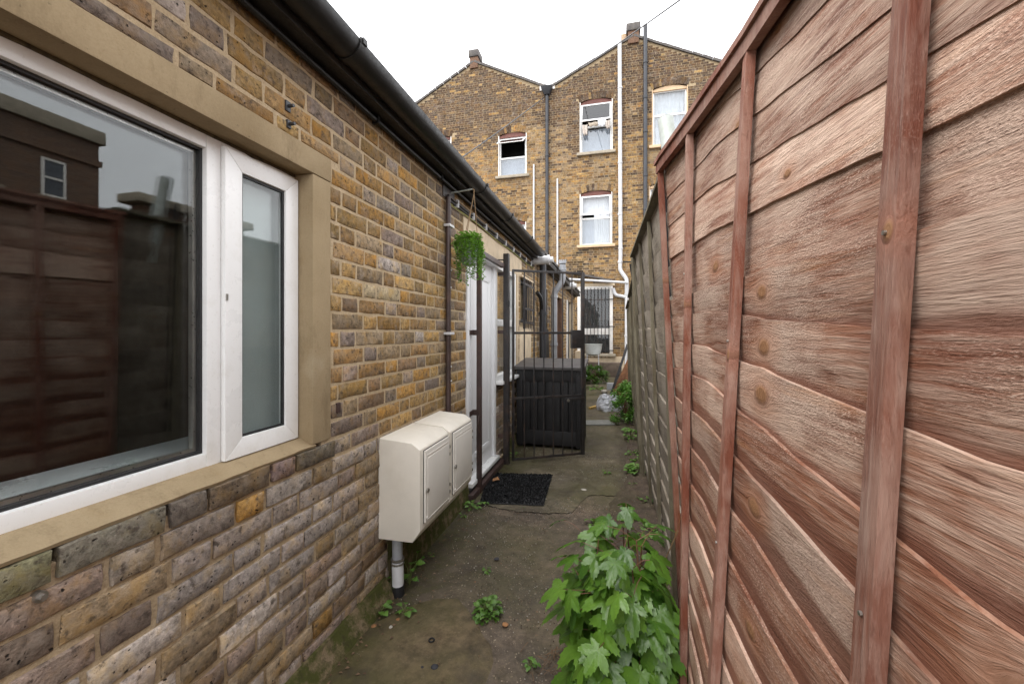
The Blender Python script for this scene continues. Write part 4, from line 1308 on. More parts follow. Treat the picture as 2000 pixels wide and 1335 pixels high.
def terrace(name, label, outline, windows, loc):
    T = thing(name, label, 'house', loc)
    holes = [(a, b, c, d + 0.10) for (a, b, c, d) in [w[:4] for w in windows]]
    holed_wall('wall', M_MORTAR_F, outline, holes, lambda d, u, z: (u, YF + 0.006 - d, z), 0.25, T)
    top = sorted(outline)
    def zmax(u):
        zs = [p for p in outline if p[1] > 3]
        zs = sorted(zs)
        return interp(zs, u) if zs[0][0] <= u <= zs[-1][0] else -1
    x0, x1 = min(p[0] for p in outline), max(p[0] for p in outline)
    apex = max(p[1] for p in outline)
    mb = MB()
    arch_keep = []
    for (a, b, c, d) in [w[:4] for w in windows]:
        arch_keep.append((a - 0.13, b + 0.13, d - 0.02, d + 0.34))
    rects = flemish(x0, x1, 0.0, apex, holes, int(abs(x0) * 10), 0.02)
    for (u0, u1, z0, z1) in rects:
        uc = (u0 + u1) / 2
        if z1 > min(zmax(u0), zmax(u1)) - 0.02:
            continue
        if any(a < uc < b and c < z0 < d - 0.14 - 0.12 * ((uc - (a + b) / 2) / (b - a) * 2) ** 2 for a, b, c, d in arch_keep):
            continue
        mass_brick(mb, frF, u0, u1, z0, z1, facade_tint(uc, z0), R, 0.02, 0.002, 0.003)
    mb.build('brickwork', M_BRICK_F, T)['kind'] = 'stuff'
    # back and flanks so that it is a building, gable roof behind
    ez = [p for p in outline if p[1] > 3]
    ez.sort()
    bk = MB()
    bk.box(x0 + 0.02, x0 + 0.2, YF + 0.26, YF + 8, 0, ez[0][1] - 0.05)
    bk.box(x1 - 0.2, x1 - 0.02, YF + 0.26, YF + 8, 0, ez[-1][1] - 0.05)
    bk.box(x0 + 0.02, x1 - 0.02, YF + 7.9, YF + 8, 0, ez[0][1] - 0.05)
    bk.box(x0 + 0.2, x1 - 0.2, YF + 2.0, YF + 2.1, 0, ez[0][1] - 0.1)
    bk.build('side_wall', M_ROOM, T)
    for a, b in zip(ez, ez[1:]):
        s = MB()
        s.hexa([(a[0], YF + 0.12, a[1] - 0.03), (b[0], YF + 0.12, b[1] - 0.03), (b[0], YF + 8, b[1] - 0.03), (a[0], YF + 8, a[1] - 0.03), (a[0], YF + 0.12, a[1] + 0.04), (b[0], YF + 0.12, b[1] + 0.04), (b[0], YF + 8, b[1] + 0.04), (a[0], YF + 8, a[1] + 0.04)])
        rf = s.build('roof_slope', M_SLATE, T)
        # verge tiles along the gable edge, each its own piece
        L = math.hypot(b[0] - a[0], b[1] - a[1])
        nt = max(2, int(L / 0.30))
        for k in range(nt):
            f0, f1 = k / nt, (k + 0.97) / nt
            p0 = Vector((lerp(a[0], b[0], f0), 0, lerp(a[1], b[1], f0)))
            p1 = Vector((lerp(a[0], b[0], f1), 0, lerp(a[1], b[1], f1)))
            up = Vector((-(p1 - p0).z, 0, (p1 - p0).x)).normalized()
            if up.z < 0:
                up = -up
            th = 0.05 + 0.012 * R.random()
            lift = 0.012 * R.random()
            lo = [p0 + up * (-0.015 + lift), p1 + up * (-0.015 + lift * 0.5), p1 + up * (th + lift * 0.5), p0 + up * (th + lift)]
            MB().hexa([Vector((q.x, YF - 0.055, q.z)) for q in lo] + [Vector((q.x, YF + 0.115, q.z)) for q in lo]).build('verge_tile', M_SLATE, rf)
    for w in windows:
        house_window(T, *w)
    return T


def house_window(T, x0, x1, z0, z1, style):
    w = adopt(thing('window', None, None, ((x0 + x1) / 2, YF, z0)), T)
    wd = x1 - x0
    rise = 0.10
    trim = M_PEACH if style == 'cream' else M_TRIM
    # curved painted head
    hd = MB()
    n = 10
    cv = lambda t_: z1 + rise * (1 - (2 * t_ - 1) ** 2)
    vs = []
    for i in range(n + 1):
        t_ = i / n
        for yy in (YF + 0.03, YF + 0.16):
            vs += [(lerp(x0, x1, t_), yy, z1 - 0.05), (lerp(x0, x1, t_), yy, cv(t_))]
    fs = [(i * 4, i * 4 + 4, i * 4 + 5, i * 4 + 1) for i in range(n)] + [(i * 4, i * 4 + 2, i * 4 + 6, i * 4 + 4) for i in range(n)]
    hd.add(vs, fs).build('head', trim if style == 'cream' else M_REDHEAD, w)
    # brick arch: voussoirs
    ar = MB()
    nv = max(10, int(wd / 0.072))
    for i in range(nv):
        t0, t1 = (i + 0.07) / nv, (i + 0.93) / nv
        def P(t_, hgt_, spread):
            xx = lerp(x0 - 0.02, x1 + 0.02, t_)
            ang = (t_ - 0.5) * 0.55
            return (xx + math.sin(ang) * hgt_, cv(min(1, max(0, t_))) + 0.012 + math.cos(ang) * hgt_)
        q = [P(t0, 0, 0), P(t1, 0, 0), P(t1, 0.215, 0), P(t0, 0.215, 0)]
        dd = R.uniform(0.004, 0.011)
        c = facade_tint(q[0][0], q[0][1])
        c = tuple(v * 0.92 for v in c)
        ar.add([frF(dd, *k) for k in q] + [frF(-0.02, *k) for k in q], [(0, 1, 2, 3), (0, 4, 5, 1), (1, 5, 6, 2), (2, 6, 7, 3), (3, 7, 4, 0)], c)
    o = ar.build('arch', M_BRICK_F, w)
    o['kind'] = 'stuff'
    # painted reveals and frame
    rv = MB()
    rv.box(x0 - 0.012, x0 + 0.016, YF - 0.008, YF + 0.14, z0, z1 + 0.02)
    rv.box(x1 - 0.016, x1 + 0.012, YF - 0.008, YF + 0.14, z0, z1 + 0.02)
    rv.build('reveal', trim, w)
    yf = YF + 0.075
    def frame(name, a, b, c, d, k=0.05, y=yf, mat=M_UPVC, par=w):
        f_ = MB()
        f_.box(a, b, y, y + 0.05, c, c + k)
        f_.box(a, b, y, y + 0.05, d - k, d)
        f_.box(a, a + k, y, y + 0.05, c + k, d - k)
        f_.box(b - k, b, y, y + 0.05, c + k, d - k)
        return f_.build(name, mat, par, bevel=0.003)
    a, b = x0 + 0.018, x1 - 0.018
    fr_ = frame('frame', a, b, z0 + 0.01, z1 - 0.03, 0.045)
    zm = {'top_hung': lerp(z0, z1, 0.53), 'left_top': lerp(z0, z1, 0.46), 'lower': lerp(z0, z1, 0.53), 'cream': lerp(z0, z1, 0.55), 'plain': lerp(z0, z1, 0.5)}[style]
    MB().box(a + 0.046, b - 0.046, yf + 0.002, yf + 0.046, zm - 0.03, zm + 0.03).build('transom', M_UPVC, fr_, bevel=0.003)
    MB().box(a + 0.04, b - 0.04, yf + 0.03, yf + 0.034, z0 + 0.05, zm - 0.02).build('pane', M_GLASS_FAR, fr_)
    def hung(zb, zt, out, par):
        """a top hung light pushed open at the bottom"""
        q = MB()
        P = lambda xx, f_: (xx, yf - 0.01 - out * f_, lerp(zt, zb, f_))
        k = 0.05
        L = zt - zb
        for (xa, xb, fa, fb) in ((a + 0.01, b - 0.01, 0, k / L), (a + 0.01, b - 0.01, 1 - k / L, 1), (a + 0.01, a + 0.01 + k, k / L, 1 - k / L), (b - 0.01 - k, b - 0.01, k / L, 1 - k / L)):
            o = [P(xa, fa), P(xb, fa), P(xb, fb), P(xa, fb)]
            q.hexa([(p[0], p[1] - 0.03, p[2]) for p in o] + o)
        s = q.build('opening_light', M_UPVC, par)
        o = [P(a + 0.05, k / L), P(b - 0.05, k / L), P(b - 0.05, 1 - k / L), P(a + 0.05, 1 - k / L)]
        MB().add([(p[0], p[1] - 0.012, p[2]) for p in o], [(0, 1, 2, 3)]).build('pane', M_GLASS_FAR, s)
        return s
    cur_y = yf + 0.12
    def curtain(xa, xb, za, zb, mat, wave=0.012):
        nn = 24
        vs = []
        for i in range(nn + 1):
            xx = lerp(xa, xb, i / nn)
            yy = cur_y + wave * math.sin(i * 1.9) + 0.004 * math.sin(i * 0.7)
            vs += [(xx, yy, za), (xx, yy, zb)]
        MB().add(vs, [(2 * i, 2 * i + 2, 2 * i + 3, 2 * i + 1) for i in range(nn)]).build('curtain', mat, w, smooth=True)
    if style == 'top_hung':
        hung(lerp(z0, z1, 0.56) , z1 - 0.05, 0.28, fr_)
        curtain(a + 0.02, b - 0.02, z0, zm - 0.05, M_BLIND, 0.002)
    elif style == 'left_top':
        hung(lerp(z0, z1, 0.70), z1 - 0.10, 0.42, fr_)
        curtain(a + 0.02, b - 0.02, z0, zm, M_BLIND, 0.003)
    elif style == 'lower':
        hung(lerp(z0, z1, 0.585), z1 - 0.05, 0.10, fr_)
        curtain(a + 0.42 * wd, b - 0.05, z0, z1, M_CURT)
        curtain(a + 0.02, a + 0.42 * wd, z0, zm, M_BLIND, 0.002)
        curtain(a + 0.02, b - 0.02, lerp(z0, z1, 0.62), z1, M_CURT, 0.004)
    else:
        MB().box(a + 0.04, b - 0.04, yf + 0.03, yf + 0.034, zm + 0.02, z1 - 0.07).build('pane', M_GLASS_FAR, fr_)
        curtain(a + 0.01, b - 0.01, z0, z1, M_CURT, 0.015)
    MB().box(x0 - 0.10, x1 + 0.10, YF - 0.09, YF + 0.12, z0 - 0.085, z0 + 0.002).build('sill', M_PEACH if style in ('lower', 'cream') else M_SILL, w, bevel=0.006)
    # dark room behind
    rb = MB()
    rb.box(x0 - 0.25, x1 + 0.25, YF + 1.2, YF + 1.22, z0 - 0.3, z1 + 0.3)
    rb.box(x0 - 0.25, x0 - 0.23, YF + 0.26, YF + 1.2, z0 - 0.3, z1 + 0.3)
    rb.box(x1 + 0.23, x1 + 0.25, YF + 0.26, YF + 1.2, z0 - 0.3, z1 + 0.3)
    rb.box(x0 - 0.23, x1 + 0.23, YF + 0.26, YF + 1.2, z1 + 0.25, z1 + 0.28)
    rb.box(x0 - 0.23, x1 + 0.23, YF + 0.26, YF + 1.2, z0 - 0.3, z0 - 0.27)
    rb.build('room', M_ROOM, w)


def wrect(x0, x1, yt, yb, style):
    xm = (x0 + x1) / 2
    p, q = fp(x0, yt), fp(x1, yb)
    return (fp(x0, 400).x, fp(x1, 400).x, fp(xm, yb).z, fp(xm, yt).z, style)


la, le, rl = fp(926, 122), fp(1062, 170), fp(812, 205)
sl = (rl.z - la.z) / (rl.x - la.x)
xl = la.x - (la.x - rl.x) * 1.9
out_l = [(xl, -0.05), (XV - 0.002, -0.05), (XV - 0.002, le.z - 0.05), (le.x, le.z), (la.x, la.z), (xl, la.z + sl * (xl - la.x))]
TL = terrace('terrace_house', 'left brick terrace house with a plain gable and one open upper window', out_l,
             [wrect(974, 1028, 264, 343, 'left_top'), wrect(968, 1027, 436, 520, 'plain'), wrect(822, 881, 272, 352, 'plain')], (XV - 2, YF, 0))
ra_, re_, rr2 = fp(1237, 72), fp(1079, 170), fp(1395, 119)
sr = (rr2.z - ra_.z) / (rr2.x - ra_.x)
xr = ra_.x + (ra_.x - XV) * 1.05
out_r = [(XV + 0.002, -0.05), (xr, -0.05), (xr, ra_.z + sr * (xr - ra_.x)), (ra_.x, ra_.z), (re_.x, re_.z), (XV + 0.002, re_.z - 0.05)]
TR = terrace('terrace_house', 'right brick terrace house with gable, white waste pipe and laundry at a window', out_r,
             [wrect(1133, 1196, 198, 297, 'top_hung'), wrect(1133, 1195, 378, 478, 'lower'), wrect(1274, 1343, 172, 282, 'cream'), wrect(1268, 1335, 362, 470, 'cream')], (XV + 2, YF, 0))
# stub blocks on the two gable tops
for T, pa, lab in ((TL, la, 0), (TR, ra_, 1)):
    wv = 0.42 if lab else 0.36
    MB().box(pa.x - wv * 0.4, pa.x + wv * 0.4, YF - 0.05, YF + 0.35, pa.z - 0.22, pa.z + 0.16).build('gable_block', M_BRICK_F if False else plain('gable_block_brick%d' % lab, (0.16, 0.09, 0.055), 0.9, var=0.4, nscale=20), T, bevel=0.01)
    MB().box(pa.x - wv * 0.52, pa.x + wv * 0.52, YF - 0.09, YF + 0.4, pa.z + 0.161, pa.z + 0.40).build('gable_cap', M_SLATE, T, bevel=0.03)
pc = fp(1219, 64)
MB().tube([(pc.x, YF + 0.15, pc.z - 0.35), (pc.x, YF + 0.15, pc.z)], 0.11, 12).build('chimney_pot', M_PEACH, TR, smooth=True)

# laundry hung over the open window
wb = wrect(1133, 1196, 198, 297, 'x')
lz = fp(1165, 243).z
for i, (fx, w_, h_, dz, mat) in enumerate(((0.16, 0.16, 0.30, 0.0, M_SOCK), (0.42, 0.34, 0.12, 0.05, plain('beige_laundry', (0.50, 0.42, 0.33), 0.95)), (0.68, 0.26, 0.20, 0.10, M_CURT), (0.86, 0.14, 0.24, 0.06, M_SOCK))):
    xx = lerp(wb[0], wb[1], fx)
    vs = []
    for a in range(9):
        for b_ in range(7):
            u, v = a / 8, b_ / 6
            x_ = xx + (u - 0.5) * w_ * (1 - 0.25 * v)
            z_ = lz + dz - h_ * v * (0.8 + 0.4 * abs(math.sin(u * 5 + i)))
            y_ = YF - 0.02 - 0.05 * math.sin(v * 2.2) - 0.02 * math.sin(u * 9 + i * 2)
            vs.append((x_, y_, z_))
    fs = [(a * 7 + b_, a * 7 + b_ + 1, (a + 1) * 7 + b_ + 1, (a + 1) * 7 + b_) for a in range(8) for b_ in range(6)]
    o = MB().add(vs, fs).build('laundry', mat, None, smooth=True)
    md = o.modifiers.new('thick', 'SOLIDIFY')
    md.thickness = 0.02
    tag(o, ['pair of grey striped socks hung at the left of the open upper window', 'beige cloth draped along the middle of the open upper window', 'white cloth draped over the open upper window sill', 'pale rag hung at the right end of the open upper window'][i], 'laundry', 'laundry on the open upper window')

# ground floor window with bars and its white surround
F0, F1 = fp(1128, 560), fp(1197, 690)
t = thing('barred_window', 'white framed ground floor window behind black bars at the end of the path', 'window', ((F0.x + F1.x) / 2, YF, 0.6))
fx0, fx1, fz0, fz1 = F0.x, F1.x, F1.z, F0.z
yfw = YF - 0.05
fm = MB()
fm.box(fx0, fx0 + 0.16, yfw, YF - 0.012, fz0, fz1)
fm.box(fx1 - 0.10, fx1, yfw, YF - 0.012, fz0, fz1)
fm.box(fx0 + 0.16, fx1 - 0.10, yfw, YF - 0.012, fz1 - 0.10, fz1)
fm.build('frame', M_TRIM, t, bevel=0.004)
zr = at(1170, 647, 'y', YF).z
MB().box(fx0 + 0.161, fx1 - 0.101, yfw + 0.004, YF - 0.012, zr - 0.10, zr + 0.10).build('meeting_rail', M_TRIM, t, bevel=0.003)
MB().box(fx0 + 0.161, fx1 - 0.101, YF - 0.024, YF - 0.020, fz0 + 0.02, zr - 0.102).build('pane', M_GLASS, t)
MB().box(fx0 + 0.161, fx1 - 0.101, YF - 0.024, YF - 0.020, zr + 0.102, fz1 - 0.101).build('pane', M_GLASS, t)
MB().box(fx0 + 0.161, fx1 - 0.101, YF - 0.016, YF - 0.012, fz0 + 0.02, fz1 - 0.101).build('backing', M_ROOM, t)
for i in range(8):
    x_ = lerp(fx0 + 0.2, fx1 - 0.12, i / 7)
    MB().tube([(x_, YF - 0.11, fz0 - 0.12), (x_, YF - 0.11, fz1 - 0.06)], 0.011, 6).build('bar', M_BLACK, t)
for z_ in (fz0 + 0.1, lerp(fz0, fz1, 0.4), lerp(fz0, fz1, 0.8)):
    MB().bar((fx0 + 0.1, YF - 0.11, z_), (fx1 + 0.03, YF - 0.11, z_), 0.012, 0.03).build('bar', M_BLACK, t)
MB().box(fx0 - 0.05, fx1 + 0.08, YF - 0.16, YF - 0.012, fz0 - 0.09, fz0 - 0.002).build('sill', M_SILL, t, bevel=0.01)
MB().box(fx0 - 0.02, fx1 + 0.06, YF - 0.06, YF - 0.012, fz1 + 0.001, fz1 + 0.09).build('head', M_CREAM, t)
# low render apron and step under it
tag(MB().box(fx0 - 0.2, fx1 + 0.35, YF - 0.05, YF - 0.013, 0.0, fz0 - 0.092).build('render_apron', M_CREAM), 'stained cream render patch on the wall below the barred window', 'render')
tag(MB().box(fx0 + 0.35, fx1 + 0.25, YF - 1.1, YF - 0.8, 0, 0.42).build('low_wall', plain('brown_render', (0.14, 0.105, 0.08), 0.9, var=0.3), None, bevel=0.02), 'low brown rendered kerb wall in front of the barred window', 'low wall')

# ------------------------------------------------------------------ pipes on the houses
def on_f(px, py, off=0.07):
    p = fp(px, py)
    return Vector((p.x, YF - off, p.z))
def col(px, ys, off=0.07):
    return [on_f(px, y, off) for y in ys]


p0 = on_f(1069, 188)
t = pipe('rainwater_pipe', 'dark downpipe with a hopper head in the valley between the two houses', 'pipe', [p0, Vector((p0.x, p0.y, 0.3))], 0.055, M_DARKP, [Vector((p0.x, p0.y, z)) for z in (7.1, 5.2, 3.4)])
hp = on_f(1069, 182, 0.11)
MB().hexa([(hp.x - 0.19, YF - 0.02, hp.z + 0.12), (hp.x + 0.19, YF - 0.02, hp.z + 0.12), (hp.x + 0.19, YF - 0.26, hp.z + 0.12), (hp.x - 0.19, YF - 0.26, hp.z + 0.12),
           (hp.x - 0.08, YF - 0.02, hp.z - 0.12), (hp.x + 0.08, YF - 0.02, hp.z - 0.12), (hp.x + 0.08, YF - 0.15, hp.z - 0.12), (hp.x - 0.08, YF - 0.15, hp.z - 0.12)]).build('hopper', M_DARKP, t, bevel=0.01)
for s in (-1, 1):
    MB().box(hp.x + s * 0.2 - 0.05, hp.x + s * 0.2 + 0.05, YF - 0.03, YF + 0.3, hp.z + 0.1, hp.z + 0.36).build('lead_flashing', M_TRIM, t, bevel=0.004)
pa = on_f(1210, 58, 0.09)
pb_, pc_, pd = on_f(1212, 498, 0.09), on_f(1211, 528, 0.09), on_f(1224, 546, 0.09)
pipe('waste_pipe', 'tall white waste pipe down the right house, stepping sideways near the bottom', 'pipe',
     [pa, pb_, pc_, pd, Vector((pd.x + 0.0, pd.y, 0.25))], 0.062, M_WHITEP, [on_f(1211, y, 0.09) for y in (175, 320, 420)] + [on_f(1212, 486, 0.09), on_f(1211, 512, 0.09), Vector((pd.x, pd.y, 2.5)), Vector((pd.x, pd.y, 1.2))], bend=0.09)
q = on_f(1223, 575, 0.09)
pipe('waste_branch', 'white curved pipe branch joining the tall white waste pipe', 'pipe', [Vector((q.x, q.y, q.z - 0.1)), Vector((q.x - 0.10, q.y, q.z - 0.06)), Vector((q.x - 0.33, q.y, q.z - 0.02)), Vector((q.x - 0.40, q.y, q.z + 0.2))], 0.052, M_WHITEP, bend=0.1)
pa = on_f(1260, 54, 0.1)
pipe('soil_stack', 'dark soil stack rising above the roof of the right house', 'pipe', [pa, Vector((pa.x, pa.y, 0.0))], 0.062, M_DARKP, [on_f(1260, y, 0.1) for y in (126, 194, 260, 345, 410)])
for (px, y0, lab, mat) in ((1043, 322, 'thin white overflow pipe left of the dark downpipe', M_WHITEP), (1089, 350, 'thin white overflow pipe right of the dark downpipe', M_WHITEP)):
    pa = on_f(px, y0, 0.04)
    pipe('overflow_pipe', lab, 'pipe', [pa, Vector((pa.x, pa.y, 1.6))], 0.03, mat, group='thin overflow pipes')
a, b_ = Vector((XW + 0.1, 11.8, 2.62)), on_f(1226, 553, 0.16)
tag(MB().tube([at(1108, 545, 'y', 12.3), b_], 0.038, 10).build('waste_pipe', M_WHITEP, smooth=True), 'white pipe running level across the end of the path to the stack', 'pipe')

# overhead cables
def cable(label, a, b, sag, r=0.010):
    a, b = Vector(a), Vector(b)
    pts = [a.lerp(b, i / 16) - Vector((0, 0, sag * 4 * (i / 16) * (1 - i / 16))) for i in range(17)]
    tag(MB().tube(pts, r, 6).build('overhead_cable', M_DARKP), label, 'cable', 'overhead cables')
cable('overhead cable from the valley hopper sloping down towards the annexe roof', on_f(1064, 190, 0.02), ray(893, 314).normalized() * 9.0 + Vector((0, 0, HC)), 0.03, 0.013)
cable('overhead cable from the right gable rising out of the top of the picture', on_f(1135, 135, 0.02), ray(1345, -12).normalized() * 6.5 + Vector((0, 0, HC)), 0.02, 0.010)

# ================================================================== red fence panel on the right
TOPX = [(-0.9, 0.535), (0.575, 0.368), (1.0, 0.315), (1.35, 0.254), (1.66, 0.193)]
BOTX = [(-0.9, 0.42), (0.575, 0.262), (1.0, 0.213), (1.35, 0.226), (1.66, 0.283)]
FT = 1.965


def fx_red(y, z):
    return lerp(interp(BOTX, y), interp(TOPX, y), z / 1.98)


E2 = [1.884, 1.789, 1.687, 1.578, 1.439, 1.354, 1.253, 1.145, 1.038, 0.92, 0.809, 0.695]
E1 = [1.835, 1.738, 1.644, 1.555, 1.436, 1.33, 1.219, 1.096, 0.99, 0.87, 0.757, 0.64]
while E2[-1] > 0.12:
    E2.append(E2[-1] - 0.114)
    E1.append(E1[-1] - 0.116)
E2 = [FT] + E2
E1 = [FT] + E1
RED_END = 1.674


def edge_red(k, y):
    t_ = max(-0.6, min(1.8, (y - 0.65) / 0.32))
    base = lerp(E1[k], E2[k], t_) if k else FT
    if k == 0:
        return base
    w = 0.005 * fbm(y * 3.1, k * 3.7, 1) + 0.003 * fbm(y * 11, k * 5.1, 2) + 0.0015 * fbm(y * 45, k, 3)
    for yk, a in ((0.90, 0.006), (1.52, 0.008), (0.40, 0.006)):           # edges lift where knots ran in the log
        w += a * math.exp(-((y - yk) / 0.035) ** 2) * (0.25 if k < 5 else 1.0) * (0.4 + 0.6 * math.sin(k * 2.3) ** 2) * (1 if k % 3 else -0.5)
    return base + w


def board(parent, surf, ztop, zbot, y0, y1, ny, xt, xb, mat, th=0.011, name='board', banded=0.0):
    """one lapped board; xt/xb: how far its top/bottom stands proud towards the path"""
    nz = 4
    vs, fs = [], []
    for side in (0, 1):
        for i in range(ny + 1):
            y = lerp(y0, y1, i / ny)
            a, b = ztop(y), zbot(y)
            for j in range(nz + 1):
                z = lerp(a, b, j / nz)
                cup = 0.003 * math.sin(math.pi * j / nz)
                x = surf(y, z) - lerp(xt, xb, j / nz) - cup + 0.003 * fbm(y * 4, z * 9, 3) + side * th
                vs.append((x, y, z))
    q = (ny + 1) * (nz + 1)
    ix = lambda s, i, j: s * q + i * (nz + 1) + j
    for s in (0, 1):
        fs += [(ix(s, i, j), ix(s, i + 1, j), ix(s, i + 1, j + 1), ix(s, i, j + 1)) for i in range(ny) for j in range(nz)]
    fs += [(ix(0, i, 0), ix(0, i + 1, 0), ix(1, i + 1, 0), ix(1, i, 0)) for i in range(ny)]
    fs += [(ix(0, i, nz), ix(0, i + 1, nz), ix(1, i + 1, nz), ix(1, i, nz)) for i in range(ny)]
    fs += [(ix(0, i, j), ix(0, i, j + 1), ix(1, i, j + 1), ix(1, i, j)) for i in (0, ny) for j in range(nz)]
    o = MB().add(vs, fs).build(name, mat, parent, smooth=True)
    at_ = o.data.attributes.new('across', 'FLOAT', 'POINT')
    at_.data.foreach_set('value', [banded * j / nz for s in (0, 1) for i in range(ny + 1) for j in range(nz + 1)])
    return o


RF = thing('board_fence', 'tall red-brown lapped board fence panel filling the right side', 'fence', (0.3, 1.0, 0))
nE = len(E2)
for k in range(nE - 1):
    lower = k >= 5          # from here down each board's top edge stands in front of the board above
    if k == 4:
        xt, xb, tz, bz_ = 0.000, 0.000, 0.02, 0.02
    elif lower:
        xt, xb, tz, bz_ = 0.012, 0.001, 0.0, 0.022
    else:
        xt, xb, tz, bz_ = 0.001, 0.007, 0.022, 0.0
    if k == 0:
        tz = 0
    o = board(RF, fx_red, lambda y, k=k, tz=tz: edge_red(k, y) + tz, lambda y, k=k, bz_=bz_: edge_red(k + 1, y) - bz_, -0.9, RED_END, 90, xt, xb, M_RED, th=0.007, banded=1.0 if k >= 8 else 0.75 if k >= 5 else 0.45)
    zc = (E1[k] + E2[k + 1]) / 2
    if k >= 5:
        ky, kr = 0.905 - 0.004 * (k - 5) + 0.008 * math.sin(k * 1.7), 0.019 + 0.003 * math.sin(k * 2.1)
        zc = (edge_red(k, ky) + edge_red(k + 1, ky)) / 2 + 0.008 * math.sin(k * 3)
        if k in (8, 10):
            ky, kr = 0.405, 0.03
            zc = (edge_red(k, ky) + edge_red(k + 1, ky)) / 2
    else:
        ky, kr = (0.92, 1.08, 0.43, 0.85, 1.2)[k], (0.010, 0.014, 0.013, 0.010, 0.016)[k]
    o['knot'] = (ky, zc, kr)
    o['weathering'] = 0.55 if k < 4 else 0.36 if k < 8 else 0.16
# battens
def red_batten(y, w=0.028, d=0.020, z0=0.02, z1=FT - 0.012):
    ns = 14
    vs = []
    for i in range(ns + 1):
        z = lerp(z0, z1, i / ns)
        x = fx_red(y, z) - 0.0145
        for dx, dy in ((0, -w / 2), (-d, -w / 2), (-d, w / 2), (0, w / 2)):
            vs.append((x + dx + 0.0008 * fbm(z * 9, y, dx * 50), y + dy + 0.0012 * fbm(z * 7, dy * 90, y), z))
    fs = [(i * 4 + k, i * 4 + (k + 1) % 4, (i + 1) * 4 + (k + 1) % 4, (i + 1) * 4 + k) for i in range(ns) for k in range(4)] + [(0, 1, 2, 3), tuple(ns * 4 + k for k in (3, 2, 1, 0))]
    o = MB().add(vs, fs).build('batten', M_REDBAT, RF, bevel=0.0015)
    o['knot'] = (1.437 if y < 0.6 else 0.9 + y * 0.37, y - 0.004, 0.011)
    return o


for y, w in ((-0.40, 0.03), (0.08, 0.03), (0.566, 0.034), (1.0, 0.028), (1.365, 0.026), (1.66, 0.026)):
    red_batten(y, w)


def strip(name, ya, yb, prof, mat, parent, ztop=FT, surf=fx_red, ns=30):
    """a straight strip that follows the panel's top; prof = (towards the path, height offset)"""
    n = len(prof)
    vs = [(surf(lerp(ya, yb, i / ns), ztop) - dx, lerp(ya, yb, i / ns), ztop + dz) for i in range(ns + 1) for dx, dz in prof]
    fs = [(i * n + k, i * n + (k + 1) % n, (i + 1) * n + (k + 1) % n, (i + 1) * n + k) for i in range(ns) for k in range(n)] + [tuple(range(n)), tuple(ns * n + k for k in range(n))]
    return MB().add(vs, fs).build(name, mat, parent)


strip('capping_rail', -0.9, RED_END + 0.01, [(0.046, 0.0), (0.046, 0.016), (-0.02, 0.020), (-0.02, 0.0)], M_REDBAT, RF)
strip('top_rail', -0.9, RED_END, [(0.0385, -0.036), (0.0385, -0.001), (0.018, -0.001), (0.018, -0.036)], M_REDBAT, RF)
for (y, z) in ((0.566, 1.435), (0.566, 0.99), (1.0, 1.30), (1.0, 0.85), (1.365, 1.5)):
    MB().ring((fx_red(y, z) - 0.036, y, z), (1, 0, 0), 0.003, 0.003, 8).build('nail', M_STEEL, RF)

# ================================================================== weathered grey fences beyond
def grey_panel(name, label, y0, y1, top, bot, zt, group, nb, batt, seed):
    rr = random.Random(seed)
    T = thing(name, label, 'fence', (bot[0][1], (y0 + y1) / 2, 0), group)
    surf = lambda y, z: lerp(interp(bot, y), interp(top, y), z / 2.0)
    es = [zt - (zt - 0.04) * k / nb for k in range(nb + 1)]
    ed = lambda k, y: es[k] + (0.0 if k in (0,) else 0.02 * fbm(y * 2.3, k * 3.1, seed) + 0.012 * fbm(y * 7, k * 1.7, seed + 3))
    for k in range(nb):
        lo = 0.02
        o = board(T, surf, lambda y, k=k: ed(k, y), lambda y, k=k: ed(k + 1, y) - lo, y0, y1, 26, 0.018, 0.003, M_GREY, 0.012)
        o['knot'] = (rr.uniform(y0, y1), (es[k] + es[k + 1]) / 2, rr.uniform(0.008, 0.016))
    for y in batt:
        ns = 6
        vs = []
        for i in range(ns + 1):
            z = lerp(0.0, zt - 0.01, i / ns)
            x = surf(y, z) - 0.0195
            for dx, dy in ((0, -0.02), (-0.018, -0.02), (-0.018, 0.02), (0, 0.02)):
                vs.append((x + dx, y + dy + 0.004 * fbm(z * 2, y, 4), z))
        fs = [(i * 4 + k, i * 4 + (k + 1) % 4, (i + 1) * 4 + (k + 1) % 4, (i + 1) * 4 + k) for i in range(ns) for k in range(4)] + [(0, 1, 2, 3), tuple(ns * 4 + k for k in (3, 2, 1, 0))]
        MB().add(vs, fs).build('batten', M_GREYB, T)['knot'] = (-5, -5, 0.001)
    strip('capping_rail', y0, y1, [(0.06, 0.0), (0.06, 0.018), (-0.02, 0.02), (-0.02, 0.0)], M_GREYB, T, zt, surf, 10)
    return T


